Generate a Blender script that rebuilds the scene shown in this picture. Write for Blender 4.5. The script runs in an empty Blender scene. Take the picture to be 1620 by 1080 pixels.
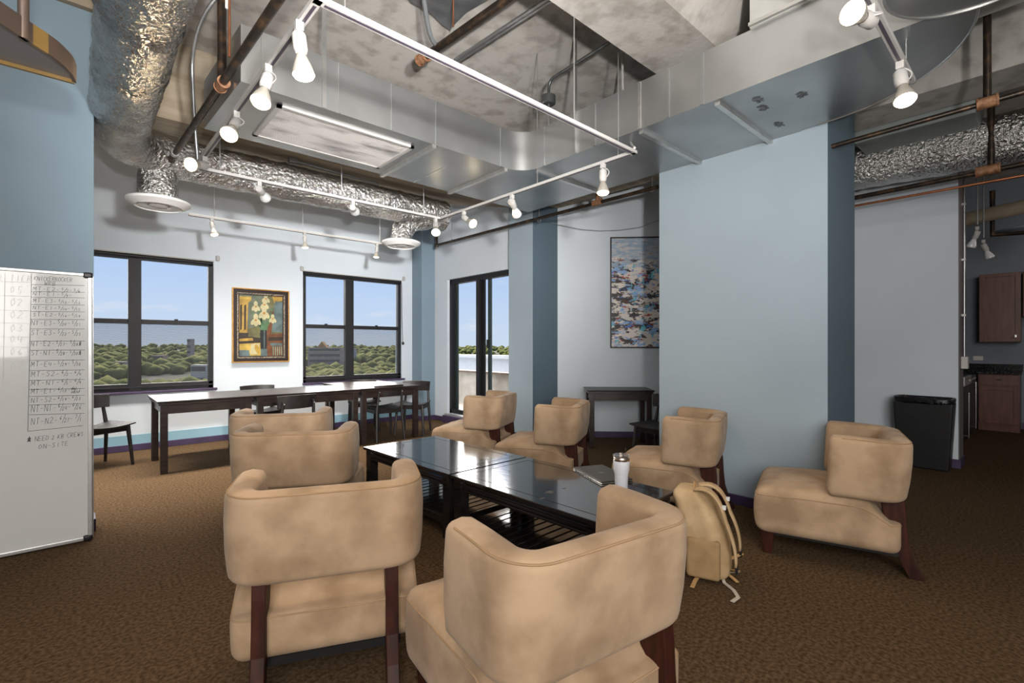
import bpy, bmesh, math, random
from mathutils import Vector, Matrix, noise
random.seed(7)
C = bpy.context.scene
COL = C.collection
PI = math.pi

# ---------------------------------------------------------------- camera
F = 765.0; H = 1.3; YH = 547.0; AZ = math.radians(48)
cd = bpy.data.cameras.new('camera'); cam = bpy.data.objects.new('camera', cd); COL.objects.link(cam)
cd.sensor_width = 36.0; cd.lens = 36.0 * F / 1620.0
cd.shift_y = (YH - 540.0) / 1620.0
cd.clip_start = 0.05; cd.clip_end = 5000
cam.location = (0, 0, H); cam.rotation_euler = (PI/2, 0, AZ - PI/2)
C.camera = cam
C.view_settings.view_transform = 'Standard'; C.view_settings.look = 'None'
C.view_settings.gamma = 1.0; C.view_settings.use_curve_mapping = False
C.view_settings.exposure = 0.0

VX, VY = math.cos(AZ), math.sin(AZ); RX, RY = math.sin(AZ), -math.cos(AZ)
def ray(px, py):
    r = (px-810)/F; u = (YH-py)/F
    return Vector((VX+r*RX, VY+r*RY, u))
def atz(px, py, z=0.0):
    d = ray(px, py); return Vector((0,0,H)) + d*((z-H)/d.z)
def atx(px, py, X):
    d = ray(px, py); return Vector((0,0,H)) + d*(X/d.x)
def aty(px, py, Y):
    d = ray(px, py); return Vector((0,0,H)) + d*(Y/d.y)
def atd(px, py, D):
    return Vector((0,0,H)) + ray(px, py)*D

# ---------------------------------------------------------------- world: pale blue sky with wisps of cloud
w = bpy.data.worlds.new('sky'); C.world = w; w.use_nodes = True
nt = w.node_tree; nt.nodes.clear()
out = nt.nodes.new('ShaderNodeOutputWorld'); bg = nt.nodes.new('ShaderNodeBackground')
geo = nt.nodes.new('ShaderNodeTexCoord'); sep = nt.nodes.new('ShaderNodeSeparateXYZ')
ramp = nt.nodes.new('ShaderNodeValToRGB'); mp = nt.nodes.new('ShaderNodeMapping'); ns = nt.nodes.new('ShaderNodeTexNoise')
cr = nt.nodes.new('ShaderNodeValToRGB'); mix = nt.nodes.new('ShaderNodeMix'); mix.data_type = 'RGBA'
L = nt.links.new
L(geo.outputs['Generated'], sep.inputs[0]); L(sep.outputs['Z'], ramp.inputs[0])
e = ramp.color_ramp.elements
e[0].position = 0.0; e[0].color = (0.66, 0.77, 0.93, 1)
e[1].position = 0.5; e[1].color = (0.20, 0.40, 0.90, 1)
x = e.new(0.10); x.color = (0.55, 0.71, 0.97, 1)
x = e.new(0.25); x.color = (0.36, 0.56, 0.97, 1)
mp.inputs['Scale'].default_value = (1.2, 1.2, 7.0)
L(geo.outputs['Generated'], mp.inputs[0]); L(mp.outputs[0], ns.inputs['Vector'])
ns.inputs['Scale'].default_value = 3.2; ns.inputs['Detail'].default_value = 6; ns.inputs['Roughness'].default_value = 0.6
cr.color_ramp.elements[0].position = 0.56; cr.color_ramp.elements[0].color = (0,0,0,1)
cr.color_ramp.elements[1].position = 0.72; cr.color_ramp.elements[1].color = (0.75,0.75,0.75,1)
L(ns.outputs[0], cr.inputs[0]); L(cr.outputs[0], mix.inputs[0]); L(ramp.outputs[0], mix.inputs[6])
mix.inputs[7].default_value = (0.86, 0.88, 0.93, 1)
L(mix.outputs[2], bg.inputs[0]); bg.inputs[1].default_value = 0.95; L(bg.outputs[0], out.inputs[0])

# ---------------------------------------------------------------- lights
def lamp(name, kind, loc, energy, color=(1,1,1), **kw):
    d = bpy.data.lights.new(name, kind); d.energy = energy; d.color = color
    for k, v in kw.items():
        if k not in ('rot', 'aim'): setattr(d, k, v)
    o = bpy.data.objects.new(name, d); COL.objects.link(o); o.location = loc
    if 'rot' in kw: o.rotation_euler = kw['rot']
    if 'aim' in kw:
        o.rotation_euler = (Vector(kw['aim'])-Vector(loc)).to_track_quat('-Z', 'Y').to_euler()
    return o
# daylight falling in through the window wall and the balcony door
lamp('sun', 'SUN', (0, 20, 20), 13.0, (1.0, 0.95, 0.88), angle=math.radians(70), aim=(-2.0, 4.0, 9.5))
# photographer's flash beside the camera, aimed over the chairs, then two added fill lights
lamp('flash', 'AREA', (0.55, -0.35, 2.05), 55, (1.0, 0.975, 0.95), size=0.22, shape='DISK', spread=math.radians(60), aim=(3.0, 6.6, 2.75))
lamp('flash_up', 'AREA', (0.0, -0.55, 1.5), 80, (1.0, 0.96, 0.92), size=0.14, shape='DISK', spread=math.radians(100), aim=(2.0, 1.9, 3.9))
lamp('window_side_lamp', 'AREA', (0.9, 6.15, 3.9), 175, (1.0, 0.93, 0.84), size=4.8, size_y=0.6, shape='RECTANGLE', spread=math.radians(84), rot=(0, 0, 0))  # added fill above the beam to brighten the window side, no fixture there
lamp('bounce_fill', 'AREA', (-1.6, -2.2, 2.6), 300, (1.0, 0.96, 0.91), size=3.0, shape='SQUARE', aim=(3.4, 3.0, 1.7))  # added area fill behind the camera, stands in for room bounce

# ---------------------------------------------------------------- materials
MATS = {}
def nodes_of(m):
    m.use_nodes = True; return m.node_tree, m.node_tree.nodes['Principled BSDF']
def mat(name, color, rough=0.5, metal=0.0, var=0.0, scale=8.0, bump=0.0, bscale=60.0, stretch=None, color2=None,
        sheen=0.0, coat=0.0, emit=None, estr=0.0, spec=None, detail=5.0, lo=0.35, hi=0.65, bdist=0.01):
    if name in MATS: return MATS[name]
    m = bpy.data.materials.new(name); MATS[name] = m
    nt, b = nodes_of(m)
    c = (*color, 1)
    b.inputs['Base Color'].default_value = c; b.inputs['Roughness'].default_value = rough
    b.inputs['Metallic'].default_value = metal
    if sheen: b.inputs['Sheen Weight'].default_value = sheen
    if coat: b.inputs['Coat Weight'].default_value = coat
    if spec is not None: b.inputs['Specular IOR Level'].default_value = spec
    tc = nt.nodes.new('ShaderNodeTexCoord'); mp = nt.nodes.new('ShaderNodeMapping')
    nt.links.new(tc.outputs['Object'], mp.inputs[0])
    if stretch: mp.inputs['Scale'].default_value = stretch
    n = nt.nodes.new('ShaderNodeTexNoise'); n.inputs['Scale'].default_value = scale; n.inputs['Detail'].default_value = detail
    nt.links.new(mp.outputs[0], n.inputs['Vector'])
    if var or color2:
        r = nt.nodes.new('ShaderNodeValToRGB'); r.color_ramp.elements[0].position = lo; r.color_ramp.elements[1].position = hi
        c2 = color2 or tuple(max(0, v*(1+var)) for v in color)
        c1 = color if color2 else tuple(max(0, v*(1-var)) for v in color)
        r.color_ramp.elements[0].color = (*c1, 1); r.color_ramp.elements[1].color = (*c2, 1)
        nt.links.new(n.outputs[0], r.inputs[0]); nt.links.new(r.outputs[0], b.inputs['Base Color'])
    if bump:
        n2 = nt.nodes.new('ShaderNodeTexNoise'); n2.inputs['Scale'].default_value = bscale; n2.inputs['Detail'].default_value = 4
        nt.links.new(mp.outputs[0], n2.inputs['Vector'])
        bp = nt.nodes.new('ShaderNodeBump'); bp.inputs['Strength'].default_value = bump; bp.inputs['Distance'].default_value = bdist
        nt.links.new(n2.outputs[0], bp.inputs['Height']); nt.links.new(bp.outputs[0], b.inputs['Normal'])
    if emit:
        b.inputs['Emission Color'].default_value = (*emit, 1); b.inputs['Emission Strength'].default_value = estr
    return m

M_white = mat('white_wall_paint', (0.635, 0.695, 0.755), 0.75, var=0.02, scale=2, bump=0.15, bscale=180, bdist=0.002)
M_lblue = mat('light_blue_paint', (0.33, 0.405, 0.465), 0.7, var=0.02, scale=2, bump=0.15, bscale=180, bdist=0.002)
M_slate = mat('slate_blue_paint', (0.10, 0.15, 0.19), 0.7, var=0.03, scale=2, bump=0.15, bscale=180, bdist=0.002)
M_mid = mat('mid_blue_paint', (0.20, 0.275, 0.335), 0.7, var=0.03, scale=2, bump=0.15, bscale=180, bdist=0.002)
M_strip = mat('sky_blue_paint', (0.26, 0.45, 0.56), 0.6, var=0.03, scale=3)
M_purple = mat('dark_purple_paint', (0.055, 0.035, 0.085), 0.45, var=0.2, scale=6)
M_carpet = mat('brown_carpet', (0.048, 0.029, 0.014), 0.98, color2=(0.135, 0.088, 0.050), scale=60, bump=0.6, bscale=260, spec=0.05, lo=0.33, hi=0.69, detail=14)
M_conc = mat('raw_concrete', (0.31, 0.29, 0.262), 0.9, color2=(0.44, 0.42, 0.392), scale=6.5, bump=0.25, bscale=30, detail=15, lo=0.36, hi=0.54, bdist=0.01)
M_conc2 = mat('tan_concrete', (0.24, 0.19, 0.13), 0.9, color2=(0.40, 0.34, 0.26), scale=2.2, bump=0.3, bscale=14, stretch=(0.4, 6, 3), detail=10, bdist=0.02)
M_galv = mat('galvanised_steel', (0.38, 0.39, 0.39), 0.34, 0.9, color2=(0.50, 0.51, 0.51), scale=1.6, bump=0.05, bscale=5, detail=7)
M_galvs = mat('galvanised_seam', (0.62, 0.62, 0.60), 0.3, 0.9, var=0.08, scale=12)
M_foil = mat('aluminium_foil', (0.52, 0.515, 0.50), 0.20, 1.0, color2=(0.72, 0.71, 0.69), scale=3, bump=1.0, bscale=34, stretch=(1, 1, 1), detail=8, bdist=0.035)
M_pipe = mat('black_iron_pipe', (0.035, 0.026, 0.020), 0.35, 0.6, color2=(0.16, 0.09, 0.05), scale=14, lo=0.5, hi=0.78, bump=0.1, bscale=80)
M_rust = mat('rusty_iron', (0.17, 0.075, 0.035), 0.65, 0.3, color2=(0.36, 0.19, 0.10), scale=30, bump=0.4, bscale=90)
M_copper = mat('copper_pipe', (0.50, 0.20, 0.10), 0.35, 0.9, var=0.2, scale=10)
M_conduit = mat('steel_conduit', (0.42, 0.43, 0.44), 0.32, 0.9, var=0.1, scale=15)
M_rod = mat('steel_rod', (0.40, 0.40, 0.40), 0.4, 0.8, var=0.1, scale=30)
M_wmetal = mat('white_enamel', (0.42, 0.41, 0.395), 0.4, var=0.03, scale=10)
M_diff = mat('diffuser_white', (0.85, 0.85, 0.84), 0.4, var=0.02)
M_track_slot = mat('track_slot', (0.06, 0.05, 0.07), 0.4, var=0.1)
M_bulb = mat('lit_bulb', (1, 0.9, 0.7), 0.4, var=0.01, emit=(1.0, 0.80, 0.50), estr=9.0)
M_bulboff = mat('unlit_frosted_bulb', (0.72, 0.73, 0.74), 0.12, var=0.05, coat=0.5)
M_bulbback = mat('bulb_reflector', (0.45, 0.42, 0.37), 0.25, 0.4, var=0.05)
M_suede = mat('tan_suede', (0.27, 0.180, 0.108), 0.85, color2=(0.42, 0.295, 0.19), scale=5.5, bump=0.25, bscale=9, sheen=0.1, detail=9, lo=0.34, hi=0.60, spec=0.15, bdist=0.02)
M_seam = mat('tan_piping', (0.33, 0.22, 0.13), 0.85, var=0.1, spec=0.1)
M_mahog = mat('mahogany_wood', (0.020, 0.006, 0.004), 0.5, spec=0.2, color2=(0.048, 0.013, 0.007), scale=5, stretch=(6, 6, 1))
M_black = mat('black_lacquered_wood', (0.008, 0.007, 0.007), 0.13, color2=(0.016, 0.013, 0.013), scale=4, bump=0.03, bscale=6, stretch=(5, 1, 5), coat=0.5)
M_blackm = mat('black_stained_wood', (0.007, 0.006, 0.006), 0.45, color2=(0.022, 0.018, 0.017), scale=9, stretch=(3, 3, 1))
M_brown = mat('brown_black_veneer', (0.018, 0.011, 0.010), 0.3, color2=(0.04, 0.026, 0.023), scale=6, stretch=(1, 6, 6))
M_tabtop = mat('dark_veneer_top', (0.018, 0.013, 0.012), 0.32, color2=(0.034, 0.026, 0.024), scale=5, stretch=(1, 6, 1), spec=0.22)
M_frame = mat('black_window_frame', (0.007, 0.006, 0.008), 0.55, var=0.15, scale=10)
M_frameg = mat('dark_green_frame', (0.035, 0.05, 0.048), 0.4, var=0.1)
M_wboard = mat('whiteboard_surface', (0.60, 0.605, 0.60), 0.16, var=0.015, scale=2, coat=0.6)
M_alu = mat('brushed_aluminium', (0.62, 0.62, 0.62), 0.35, 0.7, var=0.05, scale=20)
M_ink = mat('black_marker_ink', (0.035, 0.04, 0.045), 0.6, var=0.1)
M_inkf = mat('faded_marker_ink', (0.46, 0.47, 0.475), 0.6, var=0.05)
M_bplast = mat('black_plastic', (0.008, 0.008, 0.009), 0.42, var=0.2, scale=20, bump=0.05, bscale=300)
M_bag = mat('black_bin_liner', (0.008, 0.007, 0.008), 0.2, var=0.3, bump=0.8, bscale=24, stretch=(1, 1, 3))
M_canvas = mat('tan_canvas', (0.34, 0.225, 0.11), 0.8, color2=(0.50, 0.355, 0.20), scale=7, bump=0.35, bscale=12, bdist=0.02)
M_canvas2 = mat('dark_tan_canvas', (0.30, 0.19, 0.09), 0.85, var=0.15, scale=12)
M_web = mat('webbing', (0.50, 0.30, 0.13), 0.8, var=0.12, scale=60)
M_webl = mat('pale_webbing', (0.48, 0.43, 0.36), 0.8, var=0.1, scale=60)
M_refl = mat('reflective_tab', (0.85, 0.87, 0.9), 0.2, 0.3, var=0.03)
M_tumb = mat('white_powder_coat', (0.66, 0.66, 0.72), 0.4, var=0.02, scale=60)
M_rose = mat('brushed_steel_band', (0.62, 0.50, 0.42), 0.25, 1.0, var=0.06, stretch=(1, 1, 12))
M_lap = mat('graphite_laptop_shell', (0.10, 0.088, 0.078), 0.4, 0.7, var=0.1, scale=30)
M_lapedge = mat('silver_laptop_edge', (0.55, 0.53, 0.50), 0.25, 1.0, var=0.1)
M_cherry = mat('cherry_cabinet_wood', (0.10, 0.034, 0.024), 0.35, color2=(0.15, 0.055, 0.038), scale=4, stretch=(1, 5, 1))
M_granite = mat('black_granite', (0.008, 0.008, 0.009), 0.12, color2=(0.10, 0.10, 0.10), scale=60, lo=0.5, hi=0.75)
M_steel = mat('stainless_steel', (0.62, 0.60, 0.58), 0.22, 1.0, var=0.06, stretch=(12, 1, 1))
M_gold = mat('gilt_wood', (0.52, 0.27, 0.06), 0.35, 0.6, var=0.2, scale=20)
M_orn = mat('carved_gilt_bead', (0.42, 0.36, 0.27), 0.5, 0.3, color2=(0.07, 0.04, 0.03), scale=90, lo=0.45, hi=0.55, bump=0.7, bscale=90)
M_dkwood = mat('espresso_frame', (0.022, 0.012, 0.011), 0.35, var=0.2)
M_fixt = mat('bronze_fixture_metal', (0.16, 0.12, 0.105), 0.4, 0.6, color2=(0.24, 0.16, 0.10), scale=3)
M_fixt2 = mat('amber_resin', (0.26, 0.16, 0.045), 0.35, var=0.15, scale=8)
M_fixt3 = mat('smoked_diffuser', (0.22, 0.21, 0.215), 0.3, var=0.05, scale=2)
M_thermo = mat('off_white_plastic', (0.60, 0.58, 0.55), 0.4, var=0.03)
M_green = mat('tree_canopy_green', (0.085, 0.095, 0.018), 0.95, color2=(0.27, 0.26, 0.08), scale=0.10, detail=8, spec=0.05)
M_parap = mat('balcony_concrete', (0.42, 0.37, 0.30), 0.9, color2=(0.60, 0.54, 0.46), scale=3, bump=0.2, bscale=20)
M_paraps = mat('white_coping', (0.85, 0.83, 0.80), 0.6, var=0.03)
M_brick = mat('pale_brick', (0.50, 0.40, 0.34), 0.9, var=0.15, scale=0.4)
M_bldgw = mat('distant_window_band', (0.12, 0.12, 0.12), 0.6, var=0.2)
M_orange = mat('orange_clay', (0.55, 0.28, 0.10), 0.8, var=0.1)

# land seen from high up: woods with streets and roofs showing through
def land_mat():
    m = bpy.data.materials.new('wooded_suburb'); nt, b = nodes_of(m); b.inputs['Roughness'].default_value = 1.0
    tc = nt.nodes.new('ShaderNodeTexCoord')
    n1 = nt.nodes.new('ShaderNodeTexNoise'); n1.inputs['Scale'].default_value = 0.022; n1.inputs['Detail'].default_value = 12
    n2 = nt.nodes.new('ShaderNodeTexVoronoi'); n2.inputs['Scale'].default_value = 0.03
    nt.links.new(tc.outputs['Object'], n1.inputs['Vector']); nt.links.new(tc.outputs['Object'], n2.inputs['Vector'])
    r = nt.nodes.new('ShaderNodeValToRGB'); e = r.color_ramp.elements
    e[0].position = 0.36; e[0].color = (0.0216, 0.0308, 0.0077, 1)
    e[1].position = 0.72; e[1].color = (0.1001, 0.0887, 0.0693, 1)
    q = e.new(0.5); q.color = (0.0576, 0.0653, 0.0200, 1)
    q = e.new(0.6); q.color = (0.0539, 0.0524, 0.0262, 1)
    nt.links.new(n1.outputs[0], r.inputs[0])
    r2 = nt.nodes.new('ShaderNodeValToRGB'); r2.color_ramp.elements[0].position = 0.10; r2.color_ramp.elements[1].position = 0.16
    r2.color_ramp.elements[0].color = (1,1,1,1); r2.color_ramp.elements[1].color = (0,0,0,1)
    nt.links.new(n2.outputs['Distance'], r2.inputs[0])
    mx = nt.nodes.new('ShaderNodeMix'); mx.data_type = 'RGBA'
    nt.links.new(r2.outputs[0], mx.inputs[0]); nt.links.new(r.outputs[0], mx.inputs[6]); mx.inputs[7].default_value = (0.1309, 0.1001, 0.0887, 1)
    nt.links.new(mx.outputs[2], b.inputs['Base Color'])
    return m
M_land = land_mat()

def glass_mat(name, tint, gloss=0.08, rough=0.0):
    m = bpy.data.materials.new(name); m.use_nodes = True; nt = m.node_tree; nt.nodes.clear()
    o = nt.nodes.new('ShaderNodeOutputMaterial'); t = nt.nodes.new('ShaderNodeBsdfTransparent'); g = nt.nodes.new('ShaderNodeBsdfGlossy')
    t.inputs[0].default_value = (*tint, 1); g.inputs['Roughness'].default_value = rough
    x = nt.nodes.new('ShaderNodeMixShader'); x.inputs[0].default_value = gloss
    nt.links.new(t.outputs[0], x.inputs[1]); nt.links.new(g.outputs[0], x.inputs[2]); nt.links.new(x.outputs[0], o.inputs[0])
    return m
M_glass = glass_mat('window_glass', (0.985, 0.99, 0.99), 0.0)
M_clear = glass_mat('clear_plastic', (0.90, 0.90, 0.90), 0.25, 0.05)
def screen_mat():
    m = bpy.data.materials.new('insect_screen_mesh'); m.use_nodes = True; nt = m.node_tree; nt.nodes.clear()
    o = nt.nodes.new('ShaderNodeOutputMaterial'); t = nt.nodes.new('ShaderNodeBsdfTransparent'); g = nt.nodes.new('ShaderNodeBsdfDiffuse')
    g.inputs[0].default_value = (0.10, 0.10, 0.11, 1)
    x = nt.nodes.new('ShaderNodeMixShader'); tc = nt.nodes.new('ShaderNodeTexCoord')
    wv = nt.nodes.new('ShaderNodeTexWave'); wv.inputs['Scale'].default_value = 14; wv.inputs['Distortion'].default_value = 6
    wv.bands_direction = 'Z'; mr = nt.nodes.new('ShaderNodeMapRange'); mr.inputs['To Min'].default_value = 0.22; mr.inputs['To Max'].default_value = 0.30
    nt.links.new(tc.outputs['Object'], wv.inputs['Vector']); nt.links.new(wv.outputs[1], mr.inputs[0]); nt.links.new(mr.outputs[0], x.inputs[0])
    nt.links.new(t.outputs[0], x.inputs[1]); nt.links.new(g.outputs[0], x.inputs[2]); nt.links.new(x.outputs[0], o.inputs[0])
    return m
M_screen = screen_mat()

# ---------------------------------------------------------------- mesh helpers
class MB:
    def __init__(s): s.v = []; s.f = []; s.mi = []; s.m = 0
    def add(s, vs, fs):
        o = len(s.v); s.v += [tuple(p) for p in vs]; s.f += [tuple(i+o for i in f) for f in fs]; s.mi += [s.m]*len(fs); return s
    def box(s, x0, y0, z0, x1, y1, z1, M=None):
        p = [Vector(q) for q in ((x0,y0,z0),(x1,y0,z0),(x1,y1,z0),(x0,y1,z0),(x0,y0,z1),(x1,y0,z1),(x1,y1,z1),(x0,y1,z1))]
        if M is not None: p = [M @ q for q in p]
        return s.add(p, [(0,3,2,1),(4,5,6,7),(0,1,5,4),(1,2,6,5),(2,3,7,6),(3,0,4,7)])
    def prism(s, poly, a, b, axis='z'):          # polygon extruded between a and b along an axis
        n = len(poly)
        def P(u, v, t): return {'z': (u,v,t), 'x': (t,u,v), 'y': (u,t,v)}[axis]
        vs = [P(u,v,a) for u,v in poly] + [P(u,v,b) for u,v in poly]
        return s.add(vs, [tuple(range(n)), tuple(range(2*n-1, n-1, -1))] + [(i, n+i, n+(i+1)%n, (i+1)%n) for i in range(n)])
    def bar(s, a, b, w, h, up=(0,0,1)):          # rectangular bar between two points
        a, b = Vector(a), Vector(b); d = (b-a).normalized(); u = Vector(up)
        if abs(d.dot(u)) > .98: u = Vector((0,1,0))
        r = d.cross(u).normalized(); u = r.cross(d).normalized()
        vs = [p + r*i*w/2 + u*j*h/2 for p in (a,b) for i,j in ((-1,-1),(1,-1),(1,1),(-1,1))]
        return s.add(vs, [(0,3,2,1),(4,5,6,7),(0,1,5,4),(1,2,6,5),(2,3,7,6),(3,0,4,7)])
    def sweep(s, pts, ring, closed_ring=True, caps=True, up=None, scale=None):
        pts = [Vector(p) for p in pts]; n = len(pts); m = len(ring); vs = []
        prev = None
        for i, p in enumerate(pts):
            d = (pts[min(i+1,n-1)]-pts[max(i-1,0)]).normalized()
            if up is not None: u = Vector(up)
            elif prev is None: u = Vector((0,0,1)) if abs(d.z) < .9 else Vector((1,0,0))
            else: u = prev
            r = d.cross(u)
            if r.length < 1e-5: r = Vector((1,0,0))
            r.normalize(); u2 = r.cross(d).normalized(); prev = u2
            k = scale[i] if scale else 1.0
            vs += [p + r*a*k + u2*b*k for a, b in ring]
        fs = []
        mm = m if closed_ring else m-1
        for i in range(n-1):
            for j in range(mm):
                fs.append((i*m+j, i*m+(j+1)%m, (i+1)*m+(j+1)%m, (i+1)*m+j))
        if caps and closed_ring: fs += [tuple(range(m-1,-1,-1)), tuple(range((n-1)*m, n*m))]
        return s.add(vs, fs)
    def tube(s, pts, r, n=10, scale=None, caps=True):
        return s.sweep(pts, [(math.cos(2*PI*i/n)*r, math.sin(2*PI*i/n)*r) for i in range(n)], scale=scale, caps=caps)
    def ribbon(s, pts, w, t=0.003, up=None):
        return s.sweep(pts, [(-w/2,-t/2),(w/2,-t/2),(w/2,t/2),(-w/2,t/2)], up=up)
    def lathe(s, prof, n=24, M=None):            # profile (r, z) round z
        vs = []; m = len(prof)
        for i in range(n):
            a = 2*PI*i/n
            for r, z in prof: vs.append(Vector((r*math.cos(a), r*math.sin(a), z)))
        if M is not None: vs = [M @ v for v in vs]
        fs = [(i*m+j, ((i+1)%n)*m+j, ((i+1)%n)*m+j+1, i*m+j+1) for i in range(n) for j in range(m-1)]
        return s.add(vs, fs)
    def rbox(s, c, size, r, n=6, M=None, fn=None):   # rounded box, shaped further by fn
        hx, hy, hz = [q/2 for q in size]; r = min(r, hx, hy, hz)
        idx = {}; vs = []; fs = []
        def coords(h):
            k = [-h, -h+r*0.12, -h+r*0.35, -h+r*0.65, -h+r]
            if 2*(h-r) > 1e-6: k += [-h+r + 2*(h-r)*i/n for i in range(1, n)]
            k += [h-r, h-r*0.65, h-r*0.35, h-r*0.12, h]
            o = []
            for q in k:
                if not o or q-o[-1] > 1e-6: o.append(q)
            return o
        X, Y, Z = coords(hx), coords(hy), coords(hz)
        def vid(i, j, k):
            if (i,j,k) in idx: return idx[(i,j,k)]
            p = Vector((X[i], Y[j], Z[k]))
            q = Vector((max(-hx+r, min(hx-r, p.x)), max(-hy+r, min(hy-r, p.y)), max(-hz+r, min(hz-r, p.z))))
            d = p-q
            if d.length > 1e-9: p = q + d.normalized()*r
            if fn: p = Vector(fn(p))
            p = p + Vector(c)
            if M is not None: p = M @ p
            idx[(i,j,k)] = len(vs); vs.append(p); return idx[(i,j,k)]
        a, b, e = len(X)-1, len(Y)-1, len(Z)-1
        for i in range(a):
            for j in range(b):
                fs.append((vid(i,j,0), vid(i,j+1,0), vid(i+1,j+1,0), vid(i+1,j,0)))
                fs.append((vid(i,j,e), vid(i+1,j,e), vid(i+1,j+1,e), vid(i,j+1,e)))
        for i in range(a):
            for k in range(e):
                fs.append((vid(i,0,k), vid(i+1,0,k), vid(i+1,0,k+1), vid(i,0,k+1)))
                fs.append((vid(i,b,k), vid(i,b,k+1), vid(i+1,b,k+1), vid(i+1,b,k)))
        for j in range(b):
            for k in range(e):
                fs.append((vid(0,j,k), vid(0,j,k+1), vid(0,j+1,k+1), vid(0,j+1,k)))
                fs.append((vid(a,j,k), vid(a,j+1,k), vid(a,j+1,k+1), vid(a,j,k+1)))
        return s.add(vs, fs)
    def build(s, name, mats, parent=None, smooth=False, bevel=0.0, fix=True):
        me = bpy.data.meshes.new(name); me.from_pydata(s.v, [], s.f)
        if not isinstance(mats, (list, tuple)): mats = [mats]
        for m in mats: me.materials.append(m)
        for p, i in zip(me.polygons, s.mi): p.material_index = min(i, len(mats)-1)
        if fix:
            bm = bmesh.new(); bm.from_mesh(me); bmesh.ops.recalc_face_normals(bm, faces=bm.faces); bm.to_mesh(me); bm.free()
        if smooth:
            for p in me.polygons: p.use_smooth = True
            if smooth != 'full':
                try: me.set_sharp_from_angle(angle=math.radians(38))
                except Exception: pass
        o = bpy.data.objects.new(name, me); COL.objects.link(o)
        if parent is not None: o.parent = parent
        if bevel:
            b = o.modifiers.new('bevel', 'BEVEL'); b.width = bevel; b.segments = 2; b.limit_method = 'ANGLE'
        return o

def tag(o, label=None, cat=None, group=None, kind=None):
    if label: o['label'] = label
    if cat: o['category'] = cat
    if group: o['group'] = group
    if kind: o['kind'] = kind
    return o
def thing(name, label, cat, loc=(0,0,0), rz=0.0, group=None):
    o = bpy.data.objects.new(name, None); COL.objects.link(o); o.empty_display_size = 0.1
    o.location = loc; o.rotation_euler = (0, 0, rz); return tag(o, label, cat, group)
def dup(root, loc, rz, label, group=None):
    r = root.copy(); COL.objects.link(r); r.location = loc; r.rotation_euler = (0, 0, rz)
    r['label'] = label
    if group: r['group'] = group
    for ch in list(root.children):
        c = ch.copy(); COL.objects.link(c); c.parent = r
        for g in list(ch.children):
            d = g.copy(); COL.objects.link(d); d.parent = c
    return r
def struct(name, mb, mats, parent=None, **kw):
    o = mb.build(name, mats, parent, **kw)
    if parent is None: tag(o, kind='structure')
    return o
def at_base(o, base):          # give a one-mesh thing its origin at its base
    base = Vector(base); o.data.transform(Matrix.Translation(-base)); o.location = base; return o

# ================================================================ SETTING
WY = 7.61; WX = 4.723; LBX = 4.03; XC = 4.62; ZT = 4.1
YN = 4.706; LY = 1.067
fl = MB(); fl.box(-4.2, -3.6, -0.12, 12.2, 7.75, 0.0); struct('floor', fl, M_carpet)

# window wall
o = MB()
def wall_y_with_holes(mb, x0, x1, y0, y1, z0, z1, holes):
    xs = x0
    for hx0, hx1, hz0, hz1 in holes:
        mb.box(xs, y0, z0, hx0, y1, z1); mb.box(hx0, y0, z0, hx1, y1, hz0); mb.box(hx0, y0, hz1, hx1, y1, z1); xs = hx1
    mb.box(xs, y0, z0, x1, y1, z1)
W1 = (-0.31, 1.386, 0.735, 2.452); W2 = (2.564, 4.245, 0.735, 2.447)
wall_y_with_holes(o, -4.2, 5.2, WY, WY+0.22, 0, ZT, [(-2.9, -1.2, 0.735, 2.45), W1, W2])
struct('wall_back', o, M_white)
o = MB(); o.box(-4.2, WY-0.006, 0.075, 4.452, WY, 0.197); struct('trim_blue_band', o, M_strip)
o = MB(); o.box(-4.2, WY-0.018, 0, 4.452, WY-0.0005, 0.08); struct('baseboard_back', o, M_purple, bevel=0.004)
# corner pilaster
o = MB(); o.box(4.452, 7.29, 0, 4.9, WY+0.02, ZT); struct('wall_pilaster', o, M_mid)
o = MB(); o.box(4.436, 7.274, 0, 4.723, 7.61, 0.08); struct('baseboard_pilaster', o, M_purple, bevel=0.004)
# door wall with balcony door opening
DY0, DY1, DZ0, DZ1 = 5.02, 6.906, 0.15, 2.433
o = MB()
o.box(WX, DY1, 0, WX+0.2, 7.4, ZT); o.box(WX, 4.75, 0, WX+0.2, DY0, ZT)
o.box(WX, DY0, 0, WX+0.2, DY1, DZ0); o.box(WX, DY0, DZ1, WX+0.2, DY1, ZT)
struct('wall_right', o, M_white)
o = MB(); o.box(WX-0.016, 6.93, 0, WX, 7.274, 0.08); struct('baseboard_door_side', o, M_purple, bevel=0.004)
o = MB(); o.box(WX-0.10, 5.21, 0, WX, 6.91, 0.125); struct('trim_door_step', o, M_purple, bevel=0.006)
o = MB(); o.box(WX-0.06, 5.21, 0.126, WX, 6.906, 0.152); struct('trim_door_threshold', o, M_alu)
# column beside the door
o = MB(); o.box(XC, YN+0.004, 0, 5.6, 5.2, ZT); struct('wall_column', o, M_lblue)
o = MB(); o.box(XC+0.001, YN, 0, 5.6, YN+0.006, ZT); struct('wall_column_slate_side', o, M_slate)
o = MB(); o.box(XC-0.014, YN-0.014, 0, 5.16, 5.2, 0.08); struct('baseboard_column', o, M_purple, bevel=0.004)
# angled wall with the tall abstract
o = MB(); s2 = 0.1414
o.prism([(5.1, 4.72), (7.6, 2.22), (7.6+s2, 2.22+s2), (5.1+s2, 4.72+s2)], 0, ZT); struct('wall_angled', o, M_white)
o = MB(); o.prism([(5.1-.011, 4.72-.011), (7.6-.011, 2.22-.011), (7.6, 2.22), (5.1, 4.72)], 0, 0.085); struct('baseboard_angled', o, M_purple)
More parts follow.
